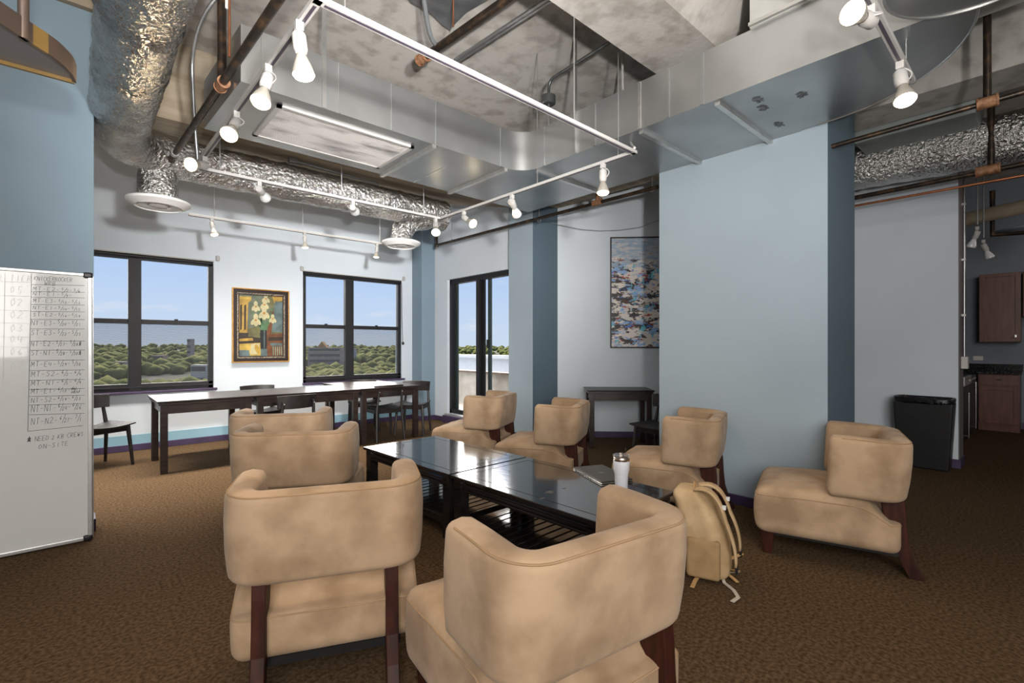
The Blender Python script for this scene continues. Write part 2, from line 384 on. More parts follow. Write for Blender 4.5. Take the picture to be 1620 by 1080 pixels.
# light blue wall under the duct and its slate end
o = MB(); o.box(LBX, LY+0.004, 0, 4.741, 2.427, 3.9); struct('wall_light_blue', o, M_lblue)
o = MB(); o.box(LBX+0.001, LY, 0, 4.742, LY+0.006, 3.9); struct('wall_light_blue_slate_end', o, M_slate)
o = MB(); o.box(LBX-0.015, LY-0.015, 0, 4.741, 2.427, 0.08); struct('baseboard_light_blue', o, M_purple, bevel=0.004)
# recess wall by the kitchen
o = MB(); o.box(6.95, 0.644, 0, 7.30, 3.0, 4.0); struct('wall_recess', o, M_white)
o = MB(); o.box(6.951, 0.636, 0.0, 7.30, 0.646, 4.0); struct('trim_recess_end', o, mat('taupe_paint', (0.16, 0.14, 0.145), 0.6, var=0.04))
o = MB(); o.box(6.936, 0.622, 0, 7.312, 2.8, 0.095); struct('baseboard_recess', o, M_purple, bevel=0.004)
# kitchen shell
M_kit = mat('kitchen_grey_blue_paint', (0.19, 0.22, 0.26), 0.7, var=0.03)
o = MB(); o.box(11.0, -3.6, 0, 11.2, 3.0, ZT); struct('wall_kitchen_back', o, M_kit)
o = MB(); o.box(7.30, 1.38, 0, 11.0, 1.5, ZT); struct('wall_kitchen_side', o, M_kit)
o = MB(); o.box(10.985, -3.0, 0, 11.0, 0.28, 0.1); struct('baseboard_kitchen', o, M_purple)
# whiteboard wall
o = MB(); o.box(-4.2, 4.5, 0, 0.09, 4.66, 3.64); struct('wall_left', o, M_mid)
o = MB(); o.box(-4.2, 4.486, 0, 0.102, 4.672, 0.085); struct('baseboard_left', o, M_purple, bevel=0.004)
# unseen sides of the room
o = MB(); o.box(-4.4, -3.8, 0, -4.2, 7.75, ZT); struct('wall_far_left', o, M_white)
o = MB(); o.box(-4.2, -3.8, 0, 12.2, -3.6, ZT); struct('wall_behind', o, M_white)

# ceiling: slab with dropped beams
o = MB(); o.box(-4.4, -3.8, 3.95, 12.2, 7.8, 4.2); struct('ceiling', o, M_conc)
o = MB(); o.box(1.2, 1.6, 3.45, 6.9, 2.08, 3.96); o.prism([(1.6, 3.96), (1.0, 3.96), (1.6, 3.45)], 1.2, 6.9, 'x'); struct('ceiling_beam', o, M_conc)
o = MB(); o.prism([(-4.2, 5.10), (4.55, 5.10), (4.55, 5.12), (3.62, 5.72), (-4.2, 5.72)], 3.262, 3.96)
struct('ceiling_beam_window_side', o, M_conc2)
o = MB(); o.box(4.62, 2.44, 3.262, 5.10, 5.11, 3.96); o.box(4.45, 4.6, 3.262, 4.65, 5.13, 3.96); struct('ceiling_beam_column_side', o, M_conc2)
o = MB(); o.box(-4.2, 4.45, 3.64, 0.6, 5.1, 3.96); struct('ceiling_beam_left', o, M_conc2)
o = MB(); o.box(5.1, -3.6, 3.35, 5.55, 2.5, 3.96); struct('ceiling_beam_recess', o, M_conc)
o = MB(); q = [atz(p[0], p[1], 3.935) for p in ((620,-40), (650,2), (670,14), (684,22), (700,38), (712,46), (722,34), (738,18), (772,-2), (800,-30))]
o.prism([(p.x, p.y) for p in q], 3.925, 3.97); struct('ceiling_metal_patch', o, mat('ceiling_patch_steel', (0.17,0.18,0.19), 0.35, 0.7, color2=(0.34,0.35,0.36), scale=5, bump=0.3, bscale=20))

# ---------------------------------------------------------------- windows
def window(n, box, mull, lock):
    x0, x1, z0, z1 = box; y0 = WY+0.03; y1 = WY+0.10
    root = MB()
    fw = 0.055
    root.box(x0, y0, z0, x0+fw, y1, z1); root.box(x1-fw, y0, z0, x1, y1, z1)
    root.box(x0, y0, z1-0.07, x1, y1, z1); root.box(x0, y0, z0, x1, y1, z0+0.09)
    root.box(mull[0], y0-0.01, z0, mull[1], y1, z1)
    root.box(x0, y0-0.012, z0+0.035, x1, y0, z0+0.055)
    win = struct('window_%d' % n, root, M_frame, bevel=0.003)
    for a, b in ((x0+fw, mull[0]), (mull[1], x1-fw)):
        r = MB(); r.box(a, y0+0.005, 1.575, b, y0+0.05, 1.635); r.build('meeting_rail', M_frame, win, bevel=0.003)
        k = MB(); k.box((a+b)/2-0.02, y0-0.006, 1.632, (a+b)/2+0.02, y0+0.02, 1.65); k.build('sash_lock', M_frame, win)
        g = MB(); g.box(a, y0+0.03, z0+0.05, b, y0+0.034, z1-0.05); g.build('pane', M_glass, win)
        g = MB(); g.box(a, y0+0.048, z0+0.05, b, y0+0.05, 1.60); g.build('insect_screen', M_screen, win)
    h = MB(); h.tube([(x0+0.01, WY+0.015, z1-0.03), (x1-0.01, WY+0.015, z1-0.03)], 0.026, 12); h.build('rolled_shade', M_frame, win, smooth=True)
    h = MB(); h.box(x0, WY-0.004, z1-0.008, x1+0.005, WY+0.03, z1+0.006); h.build('shade_rail', M_wmetal, win)
    s = MB(); s.box(x0-0.01, WY-0.06, z0-0.028, x1+0.035, WY+0.06, z0); s.build('window_sill', M_purple, win, bevel=0.004)
    return win
wa = window(1, W1, (0.475, 0.605), True)
wb = window(2, W2, (3.24, 3.378), True)
window(3, (-2.9, -1.2, 0.735, 2.45), (-2.1, -1.97), True)
# shade cord on the second window, little wall brackets
o = MB(); o.tube([(4.228, WY-0.03, 2.40), (4.235, WY-0.03, 1.8), (4.25, WY-0.03, 1.36)], 0.004, 6)
o.lathe([(0, -0.02), (0.018, -0.02), (0.022, 0.0), (0.018, 0.03), (0, 0.03)], 12, Matrix.Translation((4.255, WY-0.03, 1.34)))
o.build('shade_cord', M_bplast, wb, smooth=True)
for px, py, lb in ((344, 409, 'small white shade bracket on the wall right of the left window'),
                   (477, 425, 'small white shade bracket at the upper left corner of the right window'),
                   (638, 441, 'small white shade bracket at the upper right corner of the right window')):
    p = aty(px, py, WY); o = MB(); o.rbox((0, -0.02, 0), (0.05, 0.04, 0.075), 0.015, 2)
    b = o.build('shade_bracket', M_wmetal, smooth=True); b.location = p; tag(b, lb, 'bracket', None)

# balcony sliding door
dm = MB(); X0 = WX+0.05; X1 = WX+0.15; fw = 0.06
dm.box(X0, DY1-fw, DZ0, X1, DY1, DZ1); dm.box(X0, DY0, DZ0, X1, DY0+fw, DZ1)
dm.box(X0, DY0, DZ1-0.075, X1, DY1, DZ1); dm.box(X0, DY0, DZ0, X1, DY1, DZ0+0.075)
door = struct('door_1', dm, M_frame, bevel=0.003)
ym = atx(759, 500, WX+0.08).y
st = MB(); st.box(X0-0.005, ym-0.02, DZ0+0.05, X0+0.05, ym+0.055, DZ1-0.05); st.box(X0+0.05, ym-0.085, DZ0+0.05, X1-0.01, ym-0.015, DZ1-0.05); st.build('meeting_stile', M_frame, door, bevel=0.003)
y3 = atx(721, 500, WX+0.12).y
st = MB(); st.box(X1-0.02, y3-0.035, DZ0+0.05, X1+0.01, y3+0.035, DZ1-0.05); st.build('screen_stile', M_frameg, door)
y4 = atx(773, 500, WX+0.12).y
st = MB(); st.box(X1-0.02, y4-0.04, DZ0+0.05, X1+0.01, y4+0.03, DZ1-0.05); st.build('screen_stile', M_frameg, door)
st = MB(); st.box(X1-0.05, y4-0.005, 1.27, X1-0.02, y4+0.03, 1.40); st.build('door_latch', M_bplast, door)
g = MB(); g.box(X0+0.03, DY0+0.05, DZ0+0.07, X0+0.034, DY1-0.05, DZ1-0.07); g.build('pane', M_glass, door)

# ---------------------------------------------------------------- outside
o = MB(); o.box(4.93, 3.0, -0.35, 6.9, 11.5, -0.02); struct('balcony_floor', o, M_parap)
o = MB(); o.box(6.7, 3.0, -0.02, 6.88, 11.5, 0.70); struct('balcony_parapet', o, M_parap)
o = MB(); o.box(6.62, 3.0, 0.70, 6.92, 11.5, 0.735); struct('balcony_coping', o, mat('bronze_coping', (0.16, 0.11, 0.08), 0.6, var=0.1))
o = MB(); o.box(9.2, 2.0, -1.0, 9.5, 14, 0.93); o.box(9.1, 2.0, 0.93, 9.6, 14, 1.02); struct('roof_parapet', o, [M_paraps])
gm = MB(); N = 40
vs = []; fs = []
for i in range(N+1):
    for j in range(N+1):
        xx = -2400 + 4800*i/N; yy = 60 + 4200*(j/N)**1.6
        vs.append((xx, yy, -27 + 10*noise.noise(Vector((xx*0.002, yy*0.002, 0))) + 3.5*(j/N)**1.6*8*0.9))
for i in range(N):
    for j in range(N): fs.append((i*(N+1)+j, (i+1)*(N+1)+j, (i+1)*(N+1)+j+1, i*(N+1)+j+1))
gm.add(vs, fs); struct('ground_outside', gm, M_land, smooth='full')
# tree canopy: nobody could count it
tm = MB(); rnd = random.Random(3)
ico = [(0,0,1),(.894,0,.447),(.276,.851,.447),(-.724,.526,.447),(-.724,-.526,.447),(.276,-.851,.447),(.724,.526,-.447),(-.276,.851,-.447),(-.894,0,-.447),(-.276,-.851,-.447),(.724,-.526,-.447),(0,0,-1)]
icf = [(0,1,2),(0,2,3),(0,3,4),(0,4,5),(0,5,1),(1,6,2),(2,6,7),(2,7,3),(3,7,8),(3,8,4),(4,8,9),(4,9,5),(5,9,10),(5,10,1),(1,10,6),(6,11,7),(7,11,8),(8,11,9),(9,11,10),(10,11,6)]
for k in range(5200):
    a = rnd.uniform(-0.3, 1.1); d = 250*math.exp(rnd.random()*2.5)
    xx = d*math.sin(a); yy = d*math.cos(a)
    if yy < 65: continue
    j = ((yy-60)/4200)**(1/1.6) if yy > 60 else 0
    zz = -27 + 10*noise.noise(Vector((xx*0.002, yy*0.002, 0))) + 25.2*(j**1.6)
    if noise.noise(Vector((xx*0.008, yy*0.008, 3))) < -0.22: continue
    r = rnd.uniform(3.0, 6.0)*(1+d/1500)
    tm.add([(xx+p[0]*r*rnd.uniform(.8,1.3), yy+p[1]*r*rnd.uniform(.8,1.3), zz+r*0.5+p[2]*r*rnd.uniform(.7,.95)) for p in ico], icf)
tag(tm.build('tree_canopy', M_green, smooth='full'), 'green treetops of the wooded suburb far below the windows', 'trees', kind='stuff')
def block(px0, px1, pyt, d, base, label, m, floors, cap=None):
    a = atd(px0, pyt, d); b = atd(px1, pyt, d)
    ux = (b-a); wdt = ux.length; ang = math.atan2(ux.y, ux.x)
    t = thing('distant_building', label, 'building', (a.x, a.y, base), ang)
    hh = a.z-base
    s = MB(); s.box(0, 0, 0, wdt, 8, hh); s.build('wall', m, t)
    for f in range(floors):
        z = hh*(f+0.45)/floors
        s = MB(); s.box(wdt*.05, -0.4, z, wdt*.95, 0.0, z+hh/floors*0.4)
        s.build('window_band', M_bldgw, t)
    if cap:
        s = MB(); s.prism([(wdt*.25, hh), (wdt*.55, hh), (wdt*.4, hh+5.5)], 1, 7, 'y'); s.build('roof', cap, t)
block(487, 540, 550, 420, -24, 'pale brick apartment block with an orange gable, seen through the right window', M_brick, 5, M_orange)
block(541, 560, 551, 520, -20, 'grey slab block just right of the pale brick one, seen through the right window', mat('grey_render', (0.45,0.45,0.46), .8, var=.1), 6)
block(180, 196, 572, 420, -25, 'low brick block among trees, seen through the left pane of the left window', M_brick, 2)
block(240, 258, 562, 480, -25, 'reddish low block among trees, seen through the right pane of the left window', mat('red_brick', (0.50,0.34,0.29), .9, var=.2), 3)
block(302, 326, 577, 330, -27, 'long cream roofed block near the right edge of the left window', mat('cream_render', (0.7,0.64,0.56), .9, var=.1), 2)
block(296, 301, 536, 600, -25, 'slim brick chimney tower on the skyline of the left window', M_brick, 5)

# ================================================================ CEILING SERVICES
def crinkle(pts, r, n, amp, seed):
    m = MB(); rnd = random.Random(seed)
    P = [Vector(p) for p in pts]
    Q = [P[0]]
    for a, b in zip(P, P[1:]):
        k = max(1, int((b-a).length/0.030))
        Q += [a.lerp(b, (i+1)/k) for i in range(k)]
    m.tube(Q, r, n)
    for i, v in enumerate(m.v):
        ri = i//n
        p = Vector(v); c = Q[min(ri, len(Q)-1)]
        d = (p-c); L_ = d.length or 1
        nn = noise.noise(p*9+Vector((seed,0,0)))*amp + noise.noise(p*26)*amp*0.75 + noise.noise(p*47)*amp*0.35
        if ri % 22 == 0: nn += amp*0.9
        m.v[i] = tuple(c + d*(1+nn/L_))
    return m
def bez(a, b, c, n=10):
    a, b, c = Vector(a), Vector(b), Vector(c)
    return [a*(1-t)**2 + b*2*t*(1-t) + c*t*t for t in [i/n for i in range(n+1)]]
ZD = 3.03; RD = 0.185; YD = 5.40
big = thing('foil_duct', 'large foil-wrapped round duct running beside the whiteboard wall and turning along the windows', 'duct', (0.25, 3, 2.8))
off = -Vector((0.25, 3, 2.8))
path = [(0.25, -1.5, ZD), (0.25, 4.85, ZD)] + bez((0.25, 4.85, ZD), (0.25, YD, ZD), (0.80, YD, ZD), 8)[1:] + [(3.62, YD, ZD)]
m = crinkle([Vector(p)+off for p in path], RD, 40, 0.012, 1); m.build('duct_run', M_foil, big, smooth='full')
m = MB(); m.lathe([(0, 0.10), (0.08, 0.09), (0.14, 0.06), (RD*1.02, 0)], 24, Matrix.Translation(Vector((3.60, YD, ZD))+off) @ Matrix.Rotation(PI/2, 4, 'Y'))
m.build('end_cap', M_foil, big, smooth='full')
d1 = atz(251, 321, 2.60); d2 = atz(635, 385, 2.60)
m = crinkle([Vector(p)+off for p in bez((d1.x, YD, ZD-0.02), (d1.x, d1.y, 2.85), (d1.x, d1.y, 2.63), 8)], 0.155, 22, 0.014, 5)
m.build('branch_duct', M_foil, big, smooth='full')
m = crinkle([Vector(p)+off for p in [(3.42, YD, ZD-0.03)] + bez((3.35, YD+0.02, ZD-0.1), (d2.x, d2.y, 2.94), (d2.x, d2.y, 2.63), 8)], 0.135, 22, 0.012, 8)
m.build('branch_duct', M_foil, big, smooth='full')
def diffuser(p, R, label):
    t = thing('ceiling_diffuser', label, 'air vent', (p.x, p.y, 2.57), 0, 'round white diffusers under the foil duct')
    k = MB(); k.lathe([(0.13, 0.075), (0.15, 0.06), (R*.90, 0.055), (R, 0.045), (R*.995, 0.025), (R*.74, -0.012), (R*.70, 0.02), (0.13, 0.05)], 40); k.build('housing', M_diff, t, smooth=True)
    k = MB(); k.lathe([(R*.60, 0.02), (R*.63, -0.004), (R*.40, 0.0), (R*.38, 0.02)], 40); k.build('ring', M_diff, t, smooth=True)
    k = MB(); k.lathe([(0, -0.006), (R*.22, -0.006), (R*.30, 0.0), (R*.28, 0.02), (0, 0.03)], 32); k.build('centre_cone', M_diff, t, smooth=True)
    k = MB(); k.lathe([(0, 0.036), (R*.72, 0.034)], 32); k.build('dark_throat', M_track_slot, t)
diffuser(d1, 0.245, 'round white air diffuser at the corner end of the foil duct, above the left window')
diffuser(d2, 0.24, 'round white air diffuser at the far end of the foil duct, above the right window')
for i, (px, py0) in enumerate(((232, 262),)):
    pass
# duct R wall foil duct in the kitchen recess
o = crinkle([atx(1345, 270, 6.2)+Vector((0, 1.2, 0)), atx(1345, 268, 6.2), atx(1720, 194, 6.2)], 0.225, 28, 0.01, 12)
tag(at_base(o.build('foil_duct', M_foil, smooth='full'), (6.2, 0.5, 2.7)), 'shiny foil duct high above the bin, crossing towards the kitchen', 'duct')

# rectangular supply duct (L-shaped) ---------------------------------
Zb, Zt_ = 2.905, 3.255
rd = thing('rectangular_duct', 'galvanised rectangular duct that runs across the ceiling, turns and passes over the light blue wall', 'duct', (3.1, 3.28, Zb))
B = Vector((3.1, 3.28, Zb))
def loc(poly): return [(x-B.x, y-B.y) for x, y in poly]
m = MB(); cpts = [(2.88+0.22*math.sin(t*PI/20), 3.06+0.22*math.cos(t*PI/20)) for t in range(0, 11)]
m.prism(loc([(0.74, 3.28)] + cpts + [(3.1, 1.24), (4.03, 1.24), (4.03, 4.18), (0.70, 4.18)]), 0, Zt_-Zb)
m.build('duct_body', M_galv, rd, smooth=True)
cc = (3.10, 1.12); R1 = 0.90
arc = [(cc[0]+R1*math.cos(-t*PI/28), cc[1]+R1*math.sin(-t*PI/28)) for t in range(0, 15)]
m = MB(); m.prism(loc([(3.1, 1.24), (4.01, 1.24)] + arc + [(3.1, 0.68)]), 0.0, Zt_-Zb+0.0); m.build('elbow', M_galv, rd, smooth=True)
rim = MB(); rim.tube([(x-B.x, y-B.y, 0.0) for x, y in arc], 0.006, 6); rim.build('elbow_rim', M_galvs, rd, smooth=True)
m = MB(); m.box(0, 0, 0, 0.9, 0.0, 0)
# plenum box over the duct
m = MB(); m.box(3.085-B.x, -0.4-B.y, Zt_-Zb, 4.0-B.x, 1.235-B.y, 1.04); m.build('plenum', mat('painted_grey_steel', (0.42,0.42,0.40), 0.5, 0.3, var=0.06), rd)
m = MB(); m.bar((3.075-B.x, -0.4-B.y, 0.365), (3.075-B.x, 1.235-B.y, 0.365), 0.03, 0.02); m.bar((3.08-B.x, -0.4-B.y, 0.52), (3.08-B.x, 1.2-B.y, 0.52), 0.012, 0.012); m.build('flange', M_galvs, rd)
for y in (3.12, 2.03, 1.455):          # stiffener channels on the underside
    m = MB(); m.bar((3.12-B.x, y-B.y, -0.012), (4.03-B.x, y-B.y, -0.012), 0.035, 0.03); m.build('stiffener', M_galvs, rd)
for x in (2.12, 2.88):
    m = MB(); m.bar((x-B.x, 3.28-B.y, -0.012), (x-B.x, 4.18-B.y, -0.012), 0.035, 0.03); m.build('stiffener', M_galvs, rd)
for y in (3.02, 2.45, 2.03, 1.80, 1.55):
    m = MB(); m.box(-0.008, y-0.012-B.y, 0.003, 0.0, y+0.012-B.y, 0.348); m.build('standing_seam', M_galvs if y in (2.03,) else M_galv, rd)
for x in (0.86, 1.35, 1.75, 2.14, 2.82):
    m = MB(); m.box(x-0.008-B.x, -0.008, 0.003, x+0.008-B.x, 0.0, 0.348); m.build('standing_seam', M_galv, rd)
m = MB(); m.box(2.45-B.x, 3.6-B.y, -0.004, 2.46-B.x, 4.17-B.y, 0); m.build('standing_seam', M_galvs, rd)
# dirty hand smudges under the duct
M_smudge = mat('dark_smudge', (0.05, 0.05, 0.055), 0.7, color2=(0.18, 0.2, 0.22), scale=30)
for px, py in ((1199, 158), (1232, 197), (1268, 150), (1207, 171)):
    p = atz(px, py, Zb-0.002); m = MB()
    nn_ = 18; m.add([p-B+Vector((math.cos(a)*0.09, math.sin(a)*0.05, 0))*(0.55+0.6*noise.noise(Vector((px+i*.9, py, 0)))) for i, a in enumerate([2*PI*q/nn_ for q in range(nn_)])], [tuple(range(nn_))])
    m.build('smudge', M_smudge, rd)
# return-air grille set in its underside
gr = thing('air_grille', 'long white return-air grille set in the underside of the rectangular duct', 'air vent', (0.99, 3.42, Zb))
gx, gy = 1.03, 0.62
m = MB(); fwg = 0.03
m.box(0,0,-0.014,gx,fwg,0.0); m.box(0,gy-fwg,-0.014,gx,gy,0.0); m.box(0,0,-0.014,fwg,gy,0); m.box(gx-fwg,0,-0.014,gx,gy,0); m.build('frame', M_wmetal, gr)
m = MB()
for k in range(46):
    y = fwg+0.004+(gy-2*fwg)*k/46; m.bar((fwg, y+0.004, -0.006), (gx-fwg, y+0.004, -0.006), 0.0075, 0.006)
m.build('louvres', mat('dusty_white_louvre', (0.52, 0.50, 0.48), 0.5, color2=(0.16, 0.15, 0.15), scale=2.4, stretch=(1, 3, 1), lo=0.46, hi=0.70), gr)
m = MB(); m.box(fwg, fwg, -0.001, gx-fwg, gy-fwg, 0.0); m.build('filter_backing', mat('dusty_filter', (0.10,0.10,0.10), 0.9, var=.2), gr)
# disc-shaped end of another duct near the right
o = MB(); o.lathe([(0, 2.885), (0.335, 2.885), (0.34, 2.89), (0.34, 3.7), (0, 3.7)], 48, Matrix.Translation((2.80, 0.17, 0)))
o.m = 1; o.lathe([(0.335, 2.880), (0.346, 2.880), (0.346, 2.9), (0.335, 2.9), (0.335, 2.880)], 48, Matrix.Translation((2.80, 0.17, 0)))
tag(at_base(o.build('round_duct', [M_galv, M_galvs], smooth=True), (2.8, 0.17, 2.885)), 'round galvanised duct drum at the upper right, in front of the curved elbow', 'duct')

# hangers -------------------------------------------------------------
def rod(px, py0, py1, p, label, r=0.004, flat=False, cat='hanger', m=None):
    """vertical rod at plan position p, from its lower end to the ceiling"""
    z1 = p[2]; z2 = 3.95
    o = MB()
    if flat: o.box(-0.014, -0.002, 0, 0.014, 0.002, z2-z1)
    else: o.tube([(0,0,0), (0,0,z2-z1)], r, 8)
    b = o.build('hanger_rod' if not flat else 'hanger_strap', m or (M_galvs if flat else M_rod), smooth=True); b.location = p
    return tag(b, label, cat)
TZ = 2.75
rod(0,0,0, (2.42, 2.08, TZ+0.015), 'thin steel rod holding the middle of the nearest side of the square light track')
rod(0,0,0, (0.88, 2.08, TZ+0.015), 'thin steel rod at the near left end of the square light track')
rod(0,0,0, (3.10, 3.10, TZ+0.015), 'thin steel rod holding the right side of the square light track, beside the junction box')
rod(0,0,0, (3.10, 2.22, TZ+0.015), 'thin steel rod near the right corner of the square light track')
rod(0,0,0, (0.89, 4.64, TZ+0.015), 'thin steel rod over the far left corner of the square light track')
rod(0,0,0, (1.93, 4.64, TZ+0.015), 'thin steel rod over the middle of the far side of the square light track')
rod(0,0,0, (2.86, 4.64, TZ+0.015), 'thin steel rod over the far right corner of the square light track')
rod(0,0,0, (1.10, 6.0, 2.685), 'thin steel rod at the left end of the short wall track')
rod(0,0,0, (2.02, 6.0, 2.685), 'thin steel rod at the middle of the short wall track')
rod(0,0,0, (3.02, 6.0, 2.685), 'thin steel rod at the right end of the short wall track')
q = atx(911, 240, 3.085); rod(0,0,0, (3.085, q.y, Zb), 'flat galvanised strap hanging down the face of the right-hand duct', flat=True)
q = aty(513, 170, 3.27); rod(0,0,0, (q.x, 3.27, Zb), 'flat galvanised strap hanging down the face of the left-hand duct', flat=True)
q = atx(1429, 97, 3.25); rod(0,0,0, (3.25, 0.505, TZ+0.015), 'thin steel rod holding the light track at the upper right')

# pipes ---------------------------------------------------------------
def pipe(name, pts, r, m, label, cat='pipe', fittings=(), n=14):
    b = Vector(pts[0]); t = thing(name, label, cat, b)
    k = MB(); k.tube([Vector(p)-b for p in pts], r, n); k.build('pipe_run', m, t, smooth=True)
    for a, c, rr in fittings:
        k = MB(); a, c = Vector(a)-b, Vector(c)-b; dd = (c-a).normalized(); L2 = (c-a).length
        k.tube([a, a+dd*0.012, a+dd*0.0121, c-dd*0.0121, c-dd*0.012, c], rr, n, scale=[1.12, 1.12, 1, 1, 1.12, 1.12]); k.build('fitting', M_rust, t, smooth=True)
    return t
zp = 2.95
pA = atz(230, 312, zp); pB = atz(440, 0, zp); pT = atz(351, 134, zp)
dirp = (pB-pA).normalized()
t = pipe('sprinkler_pipe', [pA, pB+dirp*1.6], 0.024, M_pipe, 'black iron sprinkler pipe with a rusty tee crossing the upper left', fittings=[(pT-dirp*0.05, pT+dirp*0.05, 0.034)])
k = MB(); k.tube([(pT-pA), (pT-pA)+Vector((0,0,1.0))], 0.026, 14); k.build('riser', M_pipe, t, smooth=True)
k = MB(); k.tube([(0,0,-0.0), (0.0,0.0,0.42)], 0.022, 12); k.lathe([(0,-.03),(0.03,-.03),(0.034,0.0),(0.03,.03),(0,.03)], 14); k.build('drop_elbow', M_rust, t, smooth=True)
pc = pA.lerp(pB, 0.40)-pA
k = MB(); k.tube([pc-dirp*0.03, pc+dirp*0.03], 0.0275, 14); k.build('collar', M_wmetal, t, smooth=True)
pc = pT-pA+Vector((0.028,-0.02,0.55)); k = MB(); k.box(pc.x-.014, pc.y-.004, pc.z-.07, pc.x+.014, pc.y+.004, pc.z+.07, ); k.build('paper_tag', M_thermo, t)
pe = atx(691, 388, 4.42); pk = atx(1043, 295, 4.42)
t = pipe('sprinkler_pipe', [pe, pk+(pk-pe).normalized()*0.4], 0.021, M_pipe, 'brown iron pipe hanging in front of the balcony door wall and column', fittings=[(atx(938,322,4.42), atx(952,318,4.42), 0.032)])
k = MB(); k.tube([(0,0,0), (0,0,0.42)], 0.021, 12); k.lathe([(0,-.03),(0.028,-.03),(0.032,0.0),(0.028,.03),(0,.03)], 14); k.build('drop_elbow', M_pipe, t, smooth=True)
pt = atx(945, 320, 4.42)-pe; k = MB(); k.tube([pt, pt+Vector((0,0,0.35))], 0.022, 12); k.build('riser', M_rust, t, smooth=True)
for px, py in ((715, 381), (853, 348), (1032, 299)):
    p = atx(px, py, 4.42)
    r_ = MB(); r_.tube([(0,0,0.02), (0,0,3.26-p.z if px < 900 else 3.9-p.z)], 0.004, 8); r_.tube([Vector((0, 0.026*math.cos(a), 0.026*math.sin(a))) for a in [i*PI/8 for i in range(17)]], 0.005, 6)
    b = r_.build('pipe_hanger', M_rod, smooth=True); b.location = p
    tag(b, {715: 'rod and ring hanger on the brown pipe over the balcony door', 853: 'rod and ring hanger on the brown pipe in front of the column', 1032: 'rod and ring hanger on the brown pipe next to the light blue wall'}[px], 'hanger')
# overhead pipe and conduits at top centre
zc = 3.72
a = atz(672, 90, zc); b = atz(800, 0, zc)
pipe('sprinkler_pipe', [a, b+(b-a)*0.25], 0.030, M_pipe, 'rusty black pipe close under the ceiling patch at top centre', fittings=[(a-(b-a).normalized()*0.08, a+(b-a).normalized()*0.03, 0.042)])
a = atz(720, 95, 3.8); b = atz(862, 2, 3.8)
o = MB(); o.tube([a, b+(b-a)*0.2], 0.016, 10); o.tube([a+Vector((0.03,0.03,0)), b+(b-a)*0.2+Vector((0.03,0.03,0))], 0.013, 10)
tag(at_base(o.build('steel_conduit', M_conduit, smooth=True), a), 'pair of bright steel conduits under the ceiling right of the rusty pipe', 'conduit')
a = atz(691, 70, 3.75); c_ = atz(677, 0, 3.85)
o = MB(); o.tube(bez(a, (a+c_)/2+Vector((0.02,0.1,-0.12)), c_+Vector((-.15,-.15,0.05)), 10), 0.018, 10)
tag(at_base(o.build('flexible_conduit', mat('grey_flex', (0.16,0.17,0.18), .5, var=.1), smooth=True), a), 'grey flexible conduit dropping beside the ceiling patch', 'conduit')
a = atz(717, 38, 3.75); 
o = MB(); o.tube([a+Vector((0,0,-0.02)), a+Vector((0,0,0.22))], 0.007, 8)
tag(at_base(o.build('copper_tube', M_copper, smooth=True), a), 'short copper tube rising into the ceiling patch', 'pipe')
# conduit with junction box over the duct
a = atz(966, 66, 3.62); b = atz(868, 127, 3.62); jb = Vector((b.x, b.y, H+(547-158)/F*(b.x*VX+b.y*VY)))
t = thing('steel_conduit', 'dark bent conduit ending in a round box, hanging in front of the right-hand duct', 'conduit', a)
k = MB(); k.tube([a+(a-b)*0.3-a] + [p-a for p in bez(b+(a-b)*0.10, b, b+Vector((0,0,-0.10)), 6)] + [jb-a], 0.013, 10); k.build('conduit_run', mat('dark_conduit', (0.10,0.11,0.11), .35, .7, var=.1), t, smooth=True)
k = MB(); k.lathe([(0,-0.04),(0.052,-0.04),(0.062,-0.032),(0.062,0.03),(0.056,0.035),(0,0.035)], 20, Matrix.Translation(jb-a)); k.build('junction_box', mat('dark_conduit', (0,0,0)), t, smooth=True)
k = MB(); k.tube([jb-a, jb-a+Vector((0,0,-0.22))], 0.009, 8); k.build('nipple', M_conduit, t, smooth=True)
a = atz(465, 254, 3.235); b = atz(598, 291, 3.235)
t = thing('steel_conduit', 'thin conduit with a small box running under the beam behind the return grille', 'conduit', a)
k = MB(); k.tube([(0,0,0), b-a, b-a+Vector((0.03,0.02,-0.02)), b-a+Vector((0.04,0.03,-0.10))], 0.009, 8); k.build('conduit_run', M_conduit, t, smooth=True)
k = MB(); k.box(-0.05, -0.03, -0.025, 0.03, 0.03, 0.025); k.build('junction_box', M_conduit, t, bevel=0.004)
p = atz(363, 90, 3.02)
o = MB(); o.tube([(0,0,0), (0,0,3.94-p.z)], 0.007, 8); b = o.build('hanger_rod', M_copper, smooth=True); b.location = p; tag(b, 'thin brown rod dropping just right of the black riser at upper left', 'hanger')
# flexible white feed to the track corner
c2 = Vector((3.08, 2.06, TZ+0.02)); tp = atz(985, 85, 3.86)
o = MB(); o.tube([tp] + bez(tp+Vector((0,0,-0.25)), Vector((tp.x+0.03, tp.y, 3.1)), c2, 14), 0.010, 8)
tag(at_base(o.build('power_feed_cable', M_wmetal, smooth=True), c2), 'pale flexible feed cable curving down to the right corner of the square track', 'cable')
# cable to the far left track corner and duct side conduit
c1 = Vector((0.72, 4.55, TZ+0.02)); tp = atz(345, 0, 3.9)
g1 = atd(304, 110, 3.6); g2 = atd(306, 180, 3.75)
o = MB(); o.tube(bez(tp+Vector((0,0,0.03)), g1+Vector((0,0,0.35)), g1, 8) + bez(g1, g2, c1, 10)[1:], 0.013, 10)
tag(at_base(o.build('steel_conduit', M_conduit, smooth=True), c1), 'bent grey conduit dropping beside the big foil duct to the track corner', 'conduit')
